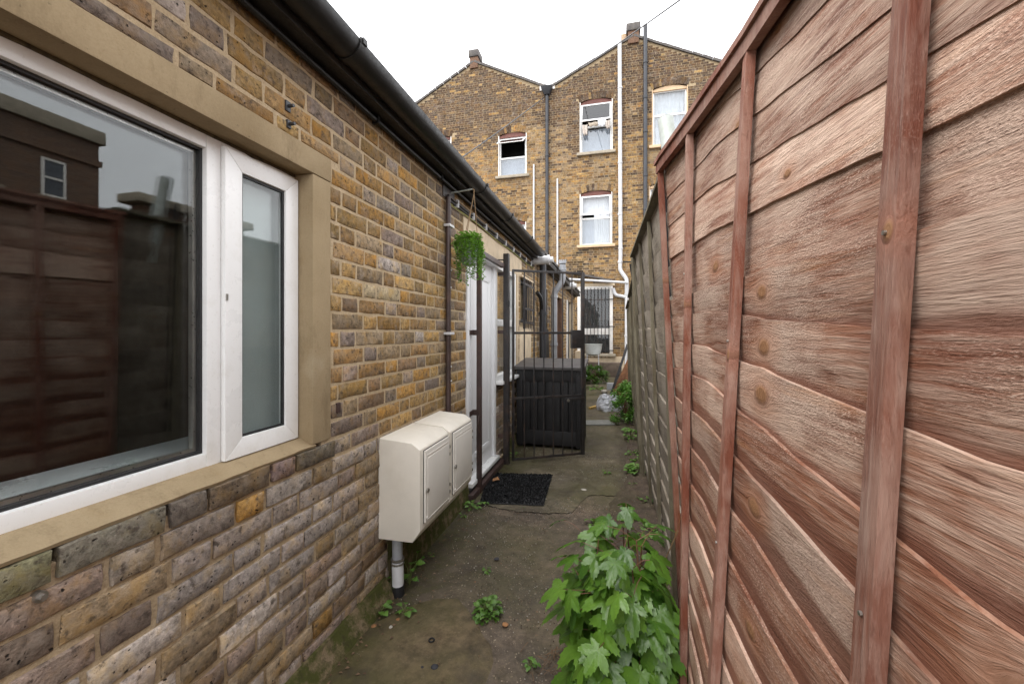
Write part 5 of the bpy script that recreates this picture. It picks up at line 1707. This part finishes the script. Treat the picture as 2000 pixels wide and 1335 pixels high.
gt_top = [(1.72, 0.252), (2.37, 0.238), (3.96, 0.196)]
gt_bot = [(1.72, 0.30), (2.76, 0.300), (4.0, 0.285)]
grey_panel('board_fence', 'tall weathered grey lapped fence panel just past the red panel', 1.685, 3.9, gt_top, gt_bot, 2.0, 'weathered grey fence panels', 15, (2.02, 2.62, 3.24, 3.86), 1)
lt = [(4.0, 0.205), (7.0, 0.245), (10.3, 0.285)]
lb = [(4.0, 0.285), (7.0, 0.295), (10.3, 0.31)]
for i, (a, b, zt, lab) in enumerate(((4.0, 6.0, 1.80, 'low grey fence panel right behind the tall grey one'), (6.05, 8.2, 1.76, 'last panel of the low grey fence beside the path'))):
    grey_panel('board_fence', lab, a, b, lt, lb, zt, 'weathered grey fence panels', 12, [lerp(a, b, f_) for f_ in (0.02, 0.36, 0.68, 0.98)], 5 + i)
grey_panel('board_fence', 'set back grey fence behind the leaning timbers at the far end', 8.25, 13.2, [(8, 0.80), (13.3, 0.9)], [(8, 0.84), (13.3, 0.94)], 1.7, 'weathered grey fence panels', 12, (8.4, 9.6, 10.8, 12.0), 9)
t = thing('fence_post', 'old dark grey fence post at the end of the tall grey panel', 'fence post', (0.23, 3.95, 0))
MB().bar((0.262, 3.96, 0), (0.185, 3.97, 2.05), 0.07, 0.07).build('post', M_GREYB, t, bevel=0.004)
MB().bar((0.18, 3.99, 1.97), (0.08, 4.02, 1.985), 0.02, 0.012).build('stick', M_CHAR, t)
MB().bar((0.145, 4.0, 1.96), (0.185, 4.02, 1.72), 0.02, 0.03).build('stick', M_CHAR, t)

# leaning galvanised post behind the red fence
pt = at(1300, 233, 'y', 1.95)
t = thing('metal_post', 'grey round metal post leaning above the top of the red fence', 'post', (0.33, 1.9, 0))
MB().tube([(0.345, 1.80, 0.0), (0.30, 1.86, 1.5), (pt.x, pt.y, pt.z)], [0.033, 0.033, 0.034], 14).build('tube', M_GALV, t, smooth=True)
MB().tube([(pt.x, pt.y, pt.z - 0.004), (pt.x - 0.001, pt.y + 0.001, pt.z + 0.006)], 0.028, 14).build('end_plug', M_CHAR, t)
MB().bar((0.31, 1.99, 0.0), (pt.x + 0.002, pt.y + 0.06, pt.z - 0.14), 0.028, 0.02).build('brace', M_CHAR, t)

# ================================================================== foliage
def palmate(seed, L=1.0):
    """sycamore leaf: five toothed lobes, creased along the veins; unit length along +Y from the stalk"""
    rr = random.Random(seed)
    lobes = [(0.0, 1.0, 0.30), (0.92, 0.80, 0.27), (-0.92, 0.80, 0.27), (1.95, 0.46, 0.26), (-1.95, 0.46, 0.26)]
    N = 84
    pts = []
    for i in range(N):
        a = -math.pi + 2 * math.pi * (i + 0.5) / N
        r = 0.22
        for (la_, ll, lw) in lobes:
            d = abs((a - la_ + math.pi) % (2 * math.pi) - math.pi)
            r = max(r, ll * (1 - 0.47 * (d / 0.46) ** 1.25))
        r *= 1 + 0.06 * (1 if i % 2 else -1) * (r > 0.3) + rr.uniform(-0.02, 0.02)
        if abs(a) > 2.9:
            r = 0.08
        pts.append((a, r))
    vs = [(0, 0.0, 0)]
    drp = rr.uniform(0.16, 0.34)
    cup = rr.uniform(-0.12, 0.22)
    def zof(x, y, a, r):
        crease = 0.0
        for (la_, ll, lw) in lobes:
            d = abs((a - la_ + math.pi) % (2 * math.pi) - math.pi)
            crease = max(crease, (1 - d / 0.5)) if d < 0.5 else crease
        return -drp * r * r - 0.05 * crease * r + cup * x * x + 0.02 * math.sin(x * 9 + seed) * r
    for f_ in (0.35, 0.7, 1.0):
        for a, r in pts:
            rr_ = r * f_
            x, y = math.sin(a) * rr_, math.cos(a) * rr_
            vs.append((x, y, zof(x, y, a, rr_)))
    fs = [(0, 1 + i, 1 + (i + 1) % N) for i in range(N)]
    for k in range(2):
        fs += [(1 + k * N + i, 1 + (k + 1) * N + i, 1 + (k + 1) * N + (i + 1) % N, 1 + k * N + (i + 1) % N) for i in range(N)]
    me = bpy.data.meshes.new('leaf')
    me.from_pydata(vs, [], fs)
    me.polygons.foreach_set('use_smooth', [True] * len(me.polygons))
    me.materials.append(M_LEAF)
    return me


PALM = [palmate(s) for s in range(6)]
base = Vector((0.085, 1.56, 0.0))
SY = thing('sycamore_sapling', 'leafy young sycamore with wet toothed leaves at the foot of the red fence', 'plant', base)
rs = random.Random(21)
stems = MB()
leaf_list = []
def add_leaf(p, yaw, tilt, size):
    leaf_list.append((p, yaw, tilt, size))


for s in range(24):
    a = rs.uniform(0, 6.283)
    if math.cos(a) > 0.35:
        a = math.pi - a + rs.uniform(-0.5, 0.5)
    H = rs.uniform(0.22, 0.60)
    spread = rs.uniform(0.05, 0.24) * (1 if H < 0.5 else 0.7)
    b0 = base + Vector((rs.uniform(-0.06, 0.05), rs.uniform(-0.10, 0.12), 0))
    tip = b0 + Vector((math.cos(a) * spread, math.sin(a) * spread, H))
    tip.x = min(tip.x, 0.165)
    mid = b0.lerp(tip, 0.5) + Vector((rs.uniform(-0.02, 0.02), rs.uniform(-0.02, 0.02), 0.04))
    pts = [b0.lerp(mid, t_).lerp(mid.lerp(tip, t_), t_) for t_ in [i / 8 for i in range(9)]]
    stems.tube(pts, [lerp(0.005, 0.0022, i / 8) for i in range(9)], 6)
    nn = max(2, int(H / 0.13))
    for k in range(nn):
        f_ = 1 - k * 0.8 / nn
        q = pts[min(8, int(f_ * 8))]
        y0 = rs.uniform(0, 6.283)
        for side in (0, 1):
            yw = y0 + side * math.pi + k * 1.57
            pl = rs.uniform(0.05, 0.12)
            e = q + Vector((-math.sin(yw) * pl, math.cos(yw) * pl, 0.03 + rs.uniform(-0.01, 0.03)))
            e.x = min(e.x, 0.155)
            stems.tube([q, q.lerp(e, 0.5) + Vector((0, 0, 0.012)), e], 0.0014, 4)
            add_leaf(e, yw, rs.uniform(-0.75, -0.10), rs.uniform(0.055, 0.115) * (0.8 if k == 0 and H > 0.5 else 1))
# the big leaves nearest the camera
for (px, py, dpt, yaw, tilt, size) in ((1290, 1255, 1.28, 2.4, -0.75, 0.135), (1235, 1180, 1.30, 2.2, -0.60, 0.14), (1290, 1195, 1.33, 3.5, -0.7, 0.12), (1285, 1150, 1.40, 3.6, -0.5, 0.12), (1190, 1110, 1.46, 2.7, -0.65, 0.12),
                                       (1095, 1150, 1.45, 1.5, -0.45, 0.13), (1115, 1160, 1.40, 2.4, -0.8, 0.10), (1165, 1040, 1.62, 2.9, -0.5, 0.12), (1130, 1055, 1.6, 1.4, -0.3, 0.13), (1240, 1045, 1.6, 4.3, -0.3, 0.14),
                                       (1180, 1235, 1.33, 2.6, -0.9, 0.11), (1160, 1265, 1.33, 2.2, -0.9, 0.12), (1250, 1315, 1.26, 2.6, -0.9, 0.13), (1140, 1300, 1.32, 1.6, -0.8, 0.10), (1125, 1190, 1.4, 1.8, -0.75, 0.10),
                                       (1175, 1330, 1.28, 2.4, -0.7, 0.11), (1215, 1085, 1.5, 3.0, -0.5, 0.13), (1160, 1085, 1.52, 2.2, -0.55, 0.12), (1275, 1085, 1.48, 3.9, -0.4, 0.12), (1205, 1150, 1.42, 2.7, -0.7, 0.12)):
    p = Vector((0, 0, HC)) + ray(px, py) * dpt
    p.x = min(p.x, fx_red(p.y, p.z) - 0.085)
    stems.tube([p, p.lerp(Vector((base.x, base.y, p.z)), 0.5) + Vector((0, 0, -0.02)), Vector((lerp(p.x, base.x, 0.8), lerp(p.y, base.y, 0.8), p.z * 0.8))], 0.0015, 4)
    add_leaf(p, yaw, tilt, size * 0.80)
for _ in range(62):          # outer leaves that close the mound
    a, el = rs.uniform(1.9, 5.6), rs.uniform(0.05, 1.25)
    p = Vector((base.x - 0.02 + 0.235 * math.cos(a) * math.cos(el), base.y + 0.25 * math.sin(a) * math.cos(el), 0.10 + 0.40 * math.sin(el) + rs.uniform(-0.03, 0.03)))
    p.x = min(p.x, 0.14)
    stems.tube([p, p.lerp(Vector((base.x, base.y, p.z * 0.8)), 0.5), Vector((base.x, base.y, p.z * 0.7))], 0.0013, 4)
    add_leaf(p, a - math.pi / 2 + rs.uniform(-0.5, 0.5), rs.uniform(-0.8, -0.15), rs.uniform(0.065, 0.115))
for i, (p, yaw, tilt, size) in enumerate(leaf_list):
    link_copy(PALM[i % 6], 'leaf', p, (tilt, rs.uniform(-0.35, 0.35), yaw), (size * rs.uniform(0.9, 1.1), size, size), SY)
stems.build('stems', M_STEM, SY, smooth=True)['kind'] = 'stuff'
# dry stalk beside it
t = thing('dry_stalk', 'thin dry orange stalk rising in front of the fence batten', 'stalk', (0.18, 1.52, 0.3))
q0 = Vector((0, 0, HC)) + ray(1288, 1180) * 1.52
q1 = Vector((0, 0, HC)) + ray(1300, 1090) * 1.52
q2 = Vector((0, 0, HC)) + ray(1325, 1035) * 1.50
q3 = Vector((0, 0, HC)) + ray(1345, 960) * 1.46
MB().tube([q0, q1, q2], 0.0022, 5).build('stalk', M_ROPE, t)
MB().tube([q1, q1.lerp(q2, 0.5) + Vector((0.005, 0, 0.01)), q3], 0.0012, 5).build('stalk', M_DEAD, t)


def toothed(n=5, seed=0, mat=None):
    """a small lobed weed leaf, unit length along +Y"""
    rr = random.Random(seed)
    N = 14
    vs = [(0, 0, 0)]
    side = []
    for i in range(N + 1):
        f_ = i / N
        w = 0.42 * math.sin(math.pi * min(1, f_ * 0.9 + 0.08)) ** 0.9 * (1 + 0.28 * (1 if i % 2 else -1))
        z = -0.45 * f_ * f_ + 0.12 * f_
        side.append((w, 0.05 + f_ * 0.95, z))
    vs = [(-w, y, z + 0.25 * w) for w, y, z in side] + [(0, y, z - 0.02) for w, y, z in side] + [(w, y, z + 0.25 * w) for w, y, z in side]
    q = N + 1
    fs = [(i, i + 1, q + i + 1, q + i) for i in range(N)] + [(q + i, q + i + 1, 2 * q + i + 1, 2 * q + i) for i in range(N)]
    me = bpy.data.meshes.new('leaf')
    me.from_pydata(vs, [], fs)
    me.materials.append(mat or M_WEED)
    me.polygons.foreach_set('use_smooth', [True] * len(me.polygons))
    return me


WEEDL = [toothed(seed=s) for s in range(3)]


def weed(px, py, size, n, label, upright=0.5, loc=None, wide=1.0, mesh=None, tall=0.5):
    p = loc or gnd(px, py)
    rr = random.Random(int(px * 7 + py))
    T = thing('weed', label, 'weed', p)
    st_ = MB()
    for i in range(n):
        a = 6.283 * (i * 0.618) + rr.uniform(-0.4, 0.4)
        rad = size * rr.uniform(0.1, 0.85) * wide
        h = size * rr.uniform(0.05, tall) * (1.2 - rad / size / wide * 0.6)
        q = Vector((p.x + math.cos(a) * rad * 0.6, p.y + math.sin(a) * rad * 0.6, p.z + h))
        st_.tube([(p.x, p.y, p.z - 0.004), (lerp(p.x, q.x, 0.4), lerp(p.y, q.y, 0.4), p.z + h * 0.7), tuple(q)], size * 0.012 + 0.0005, 4)
        s_ = size * rr.uniform(0.28, 0.5) * (0.62 if n > 40 else 1)
        link_copy((mesh or WEEDL)[i % 3], 'leaf', q, (rr.uniform(-0.1, 0.8) * upright, rr.uniform(-0.4, 0.4), a - math.pi / 2), (s_ * rr.uniform(0.8, 1.2), s_, s_), T)
    st_.build('stems', M_GSTEM, T)['kind'] = 'stuff'
    return T


weed(952, 1200, 0.115, 70, 'bushy bright green weed in the middle of the near path', 0.8)
weed(952, 1116, 0.04, 12, 'tiny green tuft on the path above the bushy weed', 0.5)
weed(1036, 1302, 0.05, 9, 'small pale green rosette at the bottom edge of the path', 0.2)
weed(742, 1195, 0.085, 12, 'green weed left of the grey pipe foot at the plinth', 0.6)
weed(790, 1200, 0.08, 9, 'green weed right of the grey pipe foot', 0.5)
weed(800, 1140, 0.10, 10, 'leafy weed growing behind the grey pipe', 0.7, tall=1.4)
weed(812, 1105, 0.07, 7, 'small weed against the wall under the meter boxes', 0.7, tall=1.2)
weed(840, 1085, 0.035, 6, 'tiny yellowish weed under the meter boxes', 0.5)
weed(922, 992, 0.09, 14, 'green weed at the foot of the brown gate post', 0.6)
weed(946, 985, 0.06, 8, 'small weed by the near corner of the door mat', 0.4)
weed(1003, 895, 0.08, 10, 'thin weed at the hinge side of the open gate', 0.9, tall=1.0)
weed(1183, 925, 0.07, 9, 'flat little weed on the far slab near the crack', 0.2)
weed(1240, 925, 0.16, 24, 'leafy weed clump on the soil under the tall grey fence', 0.6)
weed(1262, 985, 0.10, 14, 'small pale weed on the dark soil by the fence foot', 0.6)
weed(1238, 1030, 0.13, 18, 'weed clump on the soil just behind the sycamore leaves', 0.7)
weed(1272, 1050, 0.12, 14, 'narrow leaved weed between sycamore and grey fence', 0.8)
weed(1232, 860, 0.15, 20, 'green weed along the low grey fence past the shrub', 0.9, tall=0.9)
weed(1236, 890, 0.11, 14, 'trailing weed at the base of the low grey fence', 0.5)
weed(1248, 905, 0.12, 16, 'weed leaning on the tall grey fence beyond the soil', 0.7)
weed(1228, 845, 0.12, 14, 'weed tuft below the round shrub by the low fence', 0.7)
weed(1236, 952, 0.07, 10, 'tiny weed sprouting on the dark soil edge', 0.6)
weed(1160, 1022, 0.08, 10, 'small weed growing from the crack beside the sycamore', 0.6)
weed(1020, 992, 0.03, 6, 'tiny grass tuft in the crack below the door mat', 0.6)
weed(766, 1160, 0.06, 8, 'ivy-like weed hugging the grey pipe from behind', 0.8, tall=1.3)
weed(905, 1010, 0.05, 7, 'small weed at the render foot left of the gate post', 0.7)
weed(1165, 760, 0.22, 16, 'yellowish grass tuft on the ground near the end', 0.6, wide=1.6, tall=0.3)


def shrub(name, label, c, rx, ry, h, n, mat, ls):
    rr = random.Random(int(c.x * 100) + n)
    T = thing(name, label, 'shrub', c)
    mb, st_ = MB(), MB()
    for _ in range(14):
        a = rr.uniform(0, 6.28)
        e = c + Vector((math.cos(a) * rx * 0.6, math.sin(a) * ry * 0.6, h * rr.uniform(0.5, 0.9)))
        st_.tube([c, c.lerp(e, 0.5) + Vector((0, 0, h * 0.1)), e], 0.006, 5)
    cl = [(rr.uniform(0, 6.28), rr.uniform(0.35, 1.0), rr.uniform(0.08, 1.0)) for _ in range(34)]
    for _ in range(n):
        a, r_, f_ = rr.choice(cl)
        env = math.sin(math.pi * min(0.92, f_ * 0.75 + 0.22)) ** 0.6
        q = c + Vector((math.cos(a) * rx * r_ * env, math.sin(a) * ry * r_ * env, h * f_)) + Vector((rr.gauss(0, 1) * rx * 0.13, rr.gauss(0, 1) * ry * 0.13, rr.gauss(0, 1) * h * 0.06))
        if q.z < c.z + 0.01:
            continue
        leaf_quads(mb, q, Vector((math.cos(a) + rr.uniform(-1, 1), math.sin(a) + rr.uniform(-1, 1), rr.uniform(-0.6, 0.8))), Vector((0, 0, 1)), ls * rr.uniform(0.7, 1.3), ls * 0.6)
    mb.build('crown', mat, T)['kind'] = 'stuff'
    st_.build('trunk', M_STEM, T)['kind'] = 'stuff'


shrub('shrub', 'round green shrub bulging from the foot of the low grey fence', gnd(1226, 826) + Vector((-0.02, 0.1, 0)), 0.22, 0.42, 0.52, 2600, M_BUSH, 0.045)
shrub('shrub', 'low bright green bush in front of the ceramic basin', at(1160, 748, 'z', 0.0) , 0.34, 0.3, 0.42, 1300, M_WEED, 0.06)
shrub('shrub', 'dark green growth behind the leaning timbers', Vector((0.55, 9.3, 0)), 0.2, 0.5, 0.62, 1200, M_BUSH, 0.05)

# ================================================================== things lying at the far end
lean = []
for i, (pb_, pt_, w, th, mat, lab) in enumerate((((1198, 772), (1236, 690), 0.10, 0.05, M_PLANK, 'wet orange-brown timber leaning nearest the path at the far fence'), ((1206, 773), (1241, 694), 0.12, 0.04, M_PLANK, 'wide brown timber leaning second from the path'),
                                           ((1213, 775), (1244, 700), 0.07, 0.05, M_PLANK, 'narrow brown timber leaning third from the path'), ((1193, 768), (1226, 672), 0.05, 0.03, M_CHAR, 'thin black length leaning behind the brown timbers'), ((1220, 777), (1246, 712), 0.06, 0.04, M_GREYB, 'greyish timber leaning closest to the fence'))):
    a = gnd(*pb_)
    a = a * (8.55 / a.y)
    b_ = at(pt_[0], pt_[1], 'y', 8.75)
    tag(MB().bar(a + Vector((0, 0, 0.025)), b_, w, th, (0, -1, 0.2)).build('leaning_timber', mat, None, bevel=0.004), lab, 'timber', 'timbers leaning on the far fence')
# crumpled plastic sheet
c = gnd(1190, 800)
vs, fs = [], []
nu, nv = 26, 12
for j in range(nv + 1):
    for i in range(nu):
        a, f_ = 6.283 * i / nu, j / nv
        r = 0.20 * math.cos(f_ * 1.5) ** 0.55 * (1 + 0.28 * fbm(math.cos(a) * 2, math.sin(a) * 2, f_ * 3) + 0.12 * fbm(math.cos(a) * 7, math.sin(a) * 7, f_ * 8))
        vs.append((c.x + r * 1.05 * math.cos(a), c.y + r * math.sin(a), 0.006 + 0.25 * math.sin(f_ * 1.5) * (1 + 0.25 * fbm(math.cos(a) * 3, math.sin(a) * 3, 9 + f_ * 2))))
fs = [(j * nu + i, j * nu + (i + 1) % nu, (j + 1) * nu + (i + 1) % nu, (j + 1) * nu + i) for j in range(nv) for i in range(nu)]
tag(MB().add(vs, fs).build('plastic_sheet', M_PLAS), 'crumpled clear plastic sheet lying on the far path', 'plastic sheet')
a, b_ = gnd(1152, 799), gnd(1172, 794)
tag(MB().bar(a + Vector((0, 0, 0.02)), b_ + Vector((0, 0, 0.022)), 0.05, 0.035).build('yellow_batten', M_YELLOW, None, bevel=0.003), 'short yellow wood batten beside the plastic sheet', 'batten')
q = [gnd(*p) for p in ((1128, 823), (1188, 822), (1202, 831), (1125, 832))]
tag(MB().hexa([p + Vector((0, 0, 0.004)) for p in q] + [p + Vector((0, 0, 0.022)) for p in q]).build('paving_slab', plain('grey_slab', (0.19, 0.19, 0.175), 0.85, var=0.25, nscale=15), None, bevel=0.004), 'grey paving slab laid on the path beyond the gate', 'paving slab')
# old ceramic basin on a stand
bc = at(1158, 682, 'y', 11.6)
t = thing('ceramic_basin', 'old white ceramic basin on thin legs under the barred window', 'basin', (bc.x, bc.y, 0))
prof = [(0.12, -0.17), (0.20, -0.13), (0.235, 0.0), (0.25, 0.13), (0.265, 0.15), (0.235, 0.15), (0.21, 0.02), (0.10, -0.10)]
n = 20
MB().add([(bc.x + r * math.cos(6.2832 * k / n), bc.y + 0.75 * r * math.sin(6.2832 * k / n), bc.z + z) for r, z in prof for k in range(n)],
         [(i * n + k, i * n + (k + 1) % n, (i + 1) * n + (k + 1) % n, (i + 1) * n + k) for i in range(len(prof) - 1) for k in range(n)] + [tuple(range(n))]).build('bowl', M_CER, t, smooth=True)
for sx in (-0.17, 0.17):
    for sy in (-0.1, 0.1):
        MB().tube([(bc.x + sx, bc.y + sy, 0), (bc.x + sx * 0.9, bc.y + sy, bc.z - 0.13)], 0.012, 8).build('leg', M_WHITEP, t)
for i, (px, py, z0, sx, sz, mat, lab) in enumerate(((1132, 676, 0.62, 0.20, 0.26, M_CREAM, 'cream block resting on the pile behind the gate'), (1131, 694, 0.36, 0.30, 0.25, M_SILL, 'grey broken block in the pile behind the gate'), (1128, 706, 0.0, 0.34, 0.35, M_SILL, 'lowest grey block of the pile behind the gate'))):
    p = at(px, py, 'y', 9.6)
    tag(MB().box(p.x - sx / 2, p.x + sx / 2, 9.5, 9.8, z0, z0 + sz).build('rubble_block', mat, None, bevel=0.02), lab, 'block', 'pile of blocks behind the gate')
p = gnd(1190, 762)
tag(MB().box(p.x - 0.06, p.x + 0.10, p.y, p.y + 0.14, 0.004, 0.16).build('drain_block', M_GREYP, None, bevel=0.01), 'pale grey block on the ground beside the leaning timbers', 'block')
p = gnd(1185, 766)
tag(MB().ring((p.x - 0.05, p.y - 0.12, 0.04), (0, 0, 1), 0.07, 0.05, 9).build('pale_stone', M_PEBBLE, None, bevel=0.012), 'pale flat stone on the ground near the leaning timbers', 'stone')

# ================================================================== small litter on the path
def pebble(name, px, py, s, mat, label, cat, group=None, flat=0.4):
    p = gnd(px, py)
    bm = bmesh.new()
    bmesh.ops.create_icosphere(bm, subdivisions=2, radius=s)
    for v in bm.verts:
        k = 1 + 0.35 * fbm(v.co.x / s + px, v.co.y / s + py, v.co.z / s)
        v.co = Vector((v.co.x * k, v.co.y * k, v.co.z * k * flat))
    me = bpy.data.meshes.new(name)
    bm.to_mesh(me)
    bm.free()
    me.materials.append(mat)
    o = bpy.data.objects.new(name, me)
    o.location = (p.x, p.y, 0.006 + s * flat * 0.6)
    C.objects.link(o)
    tag(o, label, cat, group)


pebble('dark_lump', 849, 1306, 0.014, M_CHARCOAL, 'black lump on the mossy patch at the bottom', 'lump')
pebble('dark_lump', 970, 1093, 0.016, M_CHARCOAL, 'flat dark slate chip above the tiny tuft', 'chip', flat=0.2)
pebble('dark_lump', 825, 1306, 0.007, M_CHARCOAL, 'small black crumb left of the black lump', 'lump')
pebble('pale_chip', 1140, 957, 0.022, M_PEBBLE, 'white splash of grit on the far slab', 'chip', flat=0.08)
pebble('pale_chip', 1063, 975, 0.018, M_PEBBLE, 'pale grit patch right of the door mat', 'chip', flat=0.08)
pebble('pale_chip', 770, 1294, 0.013, M_PEBBLE, 'pale round stain of grit on the mossy patch', 'chip', flat=0.15)
pebble('pale_chip', 763, 1228, 0.008, M_PEBBLE, 'grey pebble below the pipe foot', 'pebble', flat=0.7)
pebble('dead_leaf', 987, 1222, 0.014, M_DEAD, 'orange dead leaf below the bushy weed', 'leaf', flat=0.25)
pebble('dead_leaf', 730, 1225, 0.012, M_DEAD, 'tan dead leaf at the plinth corner', 'leaf', flat=0.3)
pebble('dead_leaf', 777, 1212, 0.010, M_DEAD, 'tan dead leaf right of the pipe foot', 'leaf', flat=0.3)
p = gnd(843, 1255)
o = MB()
for k in range(16):
    a0, a1 = 6.283 * k / 16, 6.283 * (k + 1) / 16
    o.tube([(p.x + 0.011 * math.cos(a0), p.y + 0.011 * math.sin(a0), 0.014), (p.x + 0.011 * math.cos(a1), p.y + 0.011 * math.sin(a1), 0.014)], 0.003, 6)
tag(o.build('rubber_washer', M_RUB), 'small black ring washer on the mossy patch', 'washer')
grit, grit2 = MB(), MB()
rg = random.Random(4)
for _ in range(5200):
    y = rg.uniform(0.9, 4.6)
    x = rg.uniform(-1.02, 0.15)
    if fbm(x * 2.2, y * 2.2, 7) < -0.1:
        continue
    s = rg.uniform(0.0012, 0.0034) * (1.5 if rg.random() < 0.06 else 1)
    z = 0.008
    vs = [(x + s * rg.uniform(0.6, 1.3) * math.cos(a) , y + s * rg.uniform(0.6, 1.3) * math.sin(a), z - 0.004) for a in (0, 1.57, 3.14, 4.71)] + [(x, y, z + s * 0.7)]
    (grit if rg.random() < 0.4 else grit2).add(vs, [(0, 1, 4), (1, 2, 4), (2, 3, 4), (3, 0, 4)])
lit = MB()
for _ in range(420):
    u = rg.random()
    if u < 0.45:
        x, y = -1.06 + abs(rg.gauss(0, 0.07)), rg.uniform(1.0, 3.0)
    elif u < 0.8:
        x, y = rg.uniform(-0.1, 0.22), rg.uniform(1.3, 5.0)
    else:
        x, y = rg.uniform(-0.95, 0.1), rg.uniform(1.1, 4.5)
    s, a = rg.uniform(0.003, 0.011), rg.uniform(0, 6.28)
    d, e = Vector((math.cos(a), math.sin(a), 0)) * s, Vector((-math.sin(a), math.cos(a), 0)) * s * 0.5
    p = Vector((x, y, 0.012 + (0.02 if x > 0.0 else 0)))
    lit.add([p - d, p + e + Vector((0, 0, s * 0.5)), p + d, p - e + Vector((0, 0, s * 0.3))], [(0, 1, 2), (0, 2, 3)])
tag(lit.build('leaf_litter', M_TWIG), 'crumbs of dead leaf scattered along the wall and fence foot', 'litter', kind='stuff')
tag(grit2.build('loose_grit', plain('brown_grit', (0.12, 0.085, 0.06), 0.85, var=0.6, nscale=50)), 'loose brown grit scattered over the path', 'grit', kind='stuff')
o = grit.build('loose_grit', M_PEBBLE)
tag(o, 'loose pale grit scattered over the path', 'grit', kind='stuff')
twg = MB()
for _ in range(46):
    px, py = rg.gauss(1085, 28), rg.gauss(1305, 22)
    p = gnd(px, py)
    a, l = rg.uniform(0, 3.14), rg.uniform(0.02, 0.06)
    d = Vector((math.cos(a) * l / 2, math.sin(a) * l / 2, rg.uniform(-0.004, 0.012)))
    twg.tube([p - d + Vector((0, 0, 0.014)), p + Vector((0, 0, 0.018)), p + d + Vector((0, 0, 0.016))], 0.0016, 4)
tag(twg.build('dry_twigs', M_TWIG), 'litter of dry brown twigs at the foot of the sycamore', 'twigs', kind='stuff')

# ================================================================== neighbours seen only in the window glass
def wall_block(name, label, cat, x0, x1, y0, y1, z1, wins=(), coping=0.25):
    T = thing(name, label, cat, ((x0 + x1) / 2, (y0 + y1) / 2, 0))
    g_ = MB()
    g_.box(x0, x1, y0, y1, -0.05, z1)
    g_.build('wall', M_NB, T)
    MB().box(x0 - 0.12, x1 + 0.12, y0 - 0.12, y1 + 0.12, z1 + 0.002, z1 + coping).build('coping', M_SILL, T, bevel=0.03)
    if coping > 0.3:
        MB().box(x0 - 0.07, x0 - 0.002, y0, y1 + 0.05, z1 - 0.7, z1 - 0.52).build('string_course', M_NB, T)
    for (a, b, c, d) in wins:
        w = adopt(thing('window', None, None, (x0, (a + b) / 2, c)), T)
        f_ = MB()
        k = 0.06
        for (p_, q_, r_, s_) in ((a, b, c, c + k), (a, b, d - k, d), (a, a + k, c + k, d - k), (b - k, b, c + k, d - k), (a + k, b - k, (c + d) / 2 - 0.03, (c + d) / 2 + 0.03)):
            f_.box(x0 - 0.05, x0 - 0.002, p_, q_, r_, s_)
        f_.build('frame', M_TRIM, w)
        MB().box(x0 - 0.02, x0 - 0.001, a + k, b - k, c + k, d - k).build('pane', M_NBP, w)
        MB().box(x0 - 0.12, x0 - 0.001, a - 0.1, b + 0.1, c - 0.12, c - 0.002).build('sill', M_SILL, w)
    return T


g = G('neighbour_brick')
br = g.n('ShaderNodeTexBrick', None, Vector=g.n('ShaderNodeCombineXYZ', None, X=g.math('ADD', g.sep()[1], g.sep()[0]), Y=g.sep()[2]).outputs[0], Color1=(0.16, 0.085, 0.05), Color2=(0.10, 0.06, 0.045), Mortar=(0.22, 0.17, 0.12), Scale=1.0, Mortar_Size=0.006, Brick_Width=0.225, Row_Height=0.075)
g.bsdf(Base_Color=br.outputs[0], Roughness=0.9)
M_NB = g.m
M_NBP = plain('dim_window_pane', (0.10, 0.11, 0.125), 0.3, var=0.1)
wall_block('neighbour_house', 'dark brick house with parapet reflected in the big window', 'house', 13.0, 19.0, -9.0, 9.2, 7.1, ((7.87, 8.40, 5.13, 6.2), (6.5, 7.05, 5.13, 6.2), (4.2, 4.75, 5.13, 6.2)), 0.4)
wall_block('neighbour_wall', 'brick outhouse with a coping reflected at the right of the big window', 'outhouse', 4.4, 4.62, 4.62, 6.3, 3.25, (), 0.14)
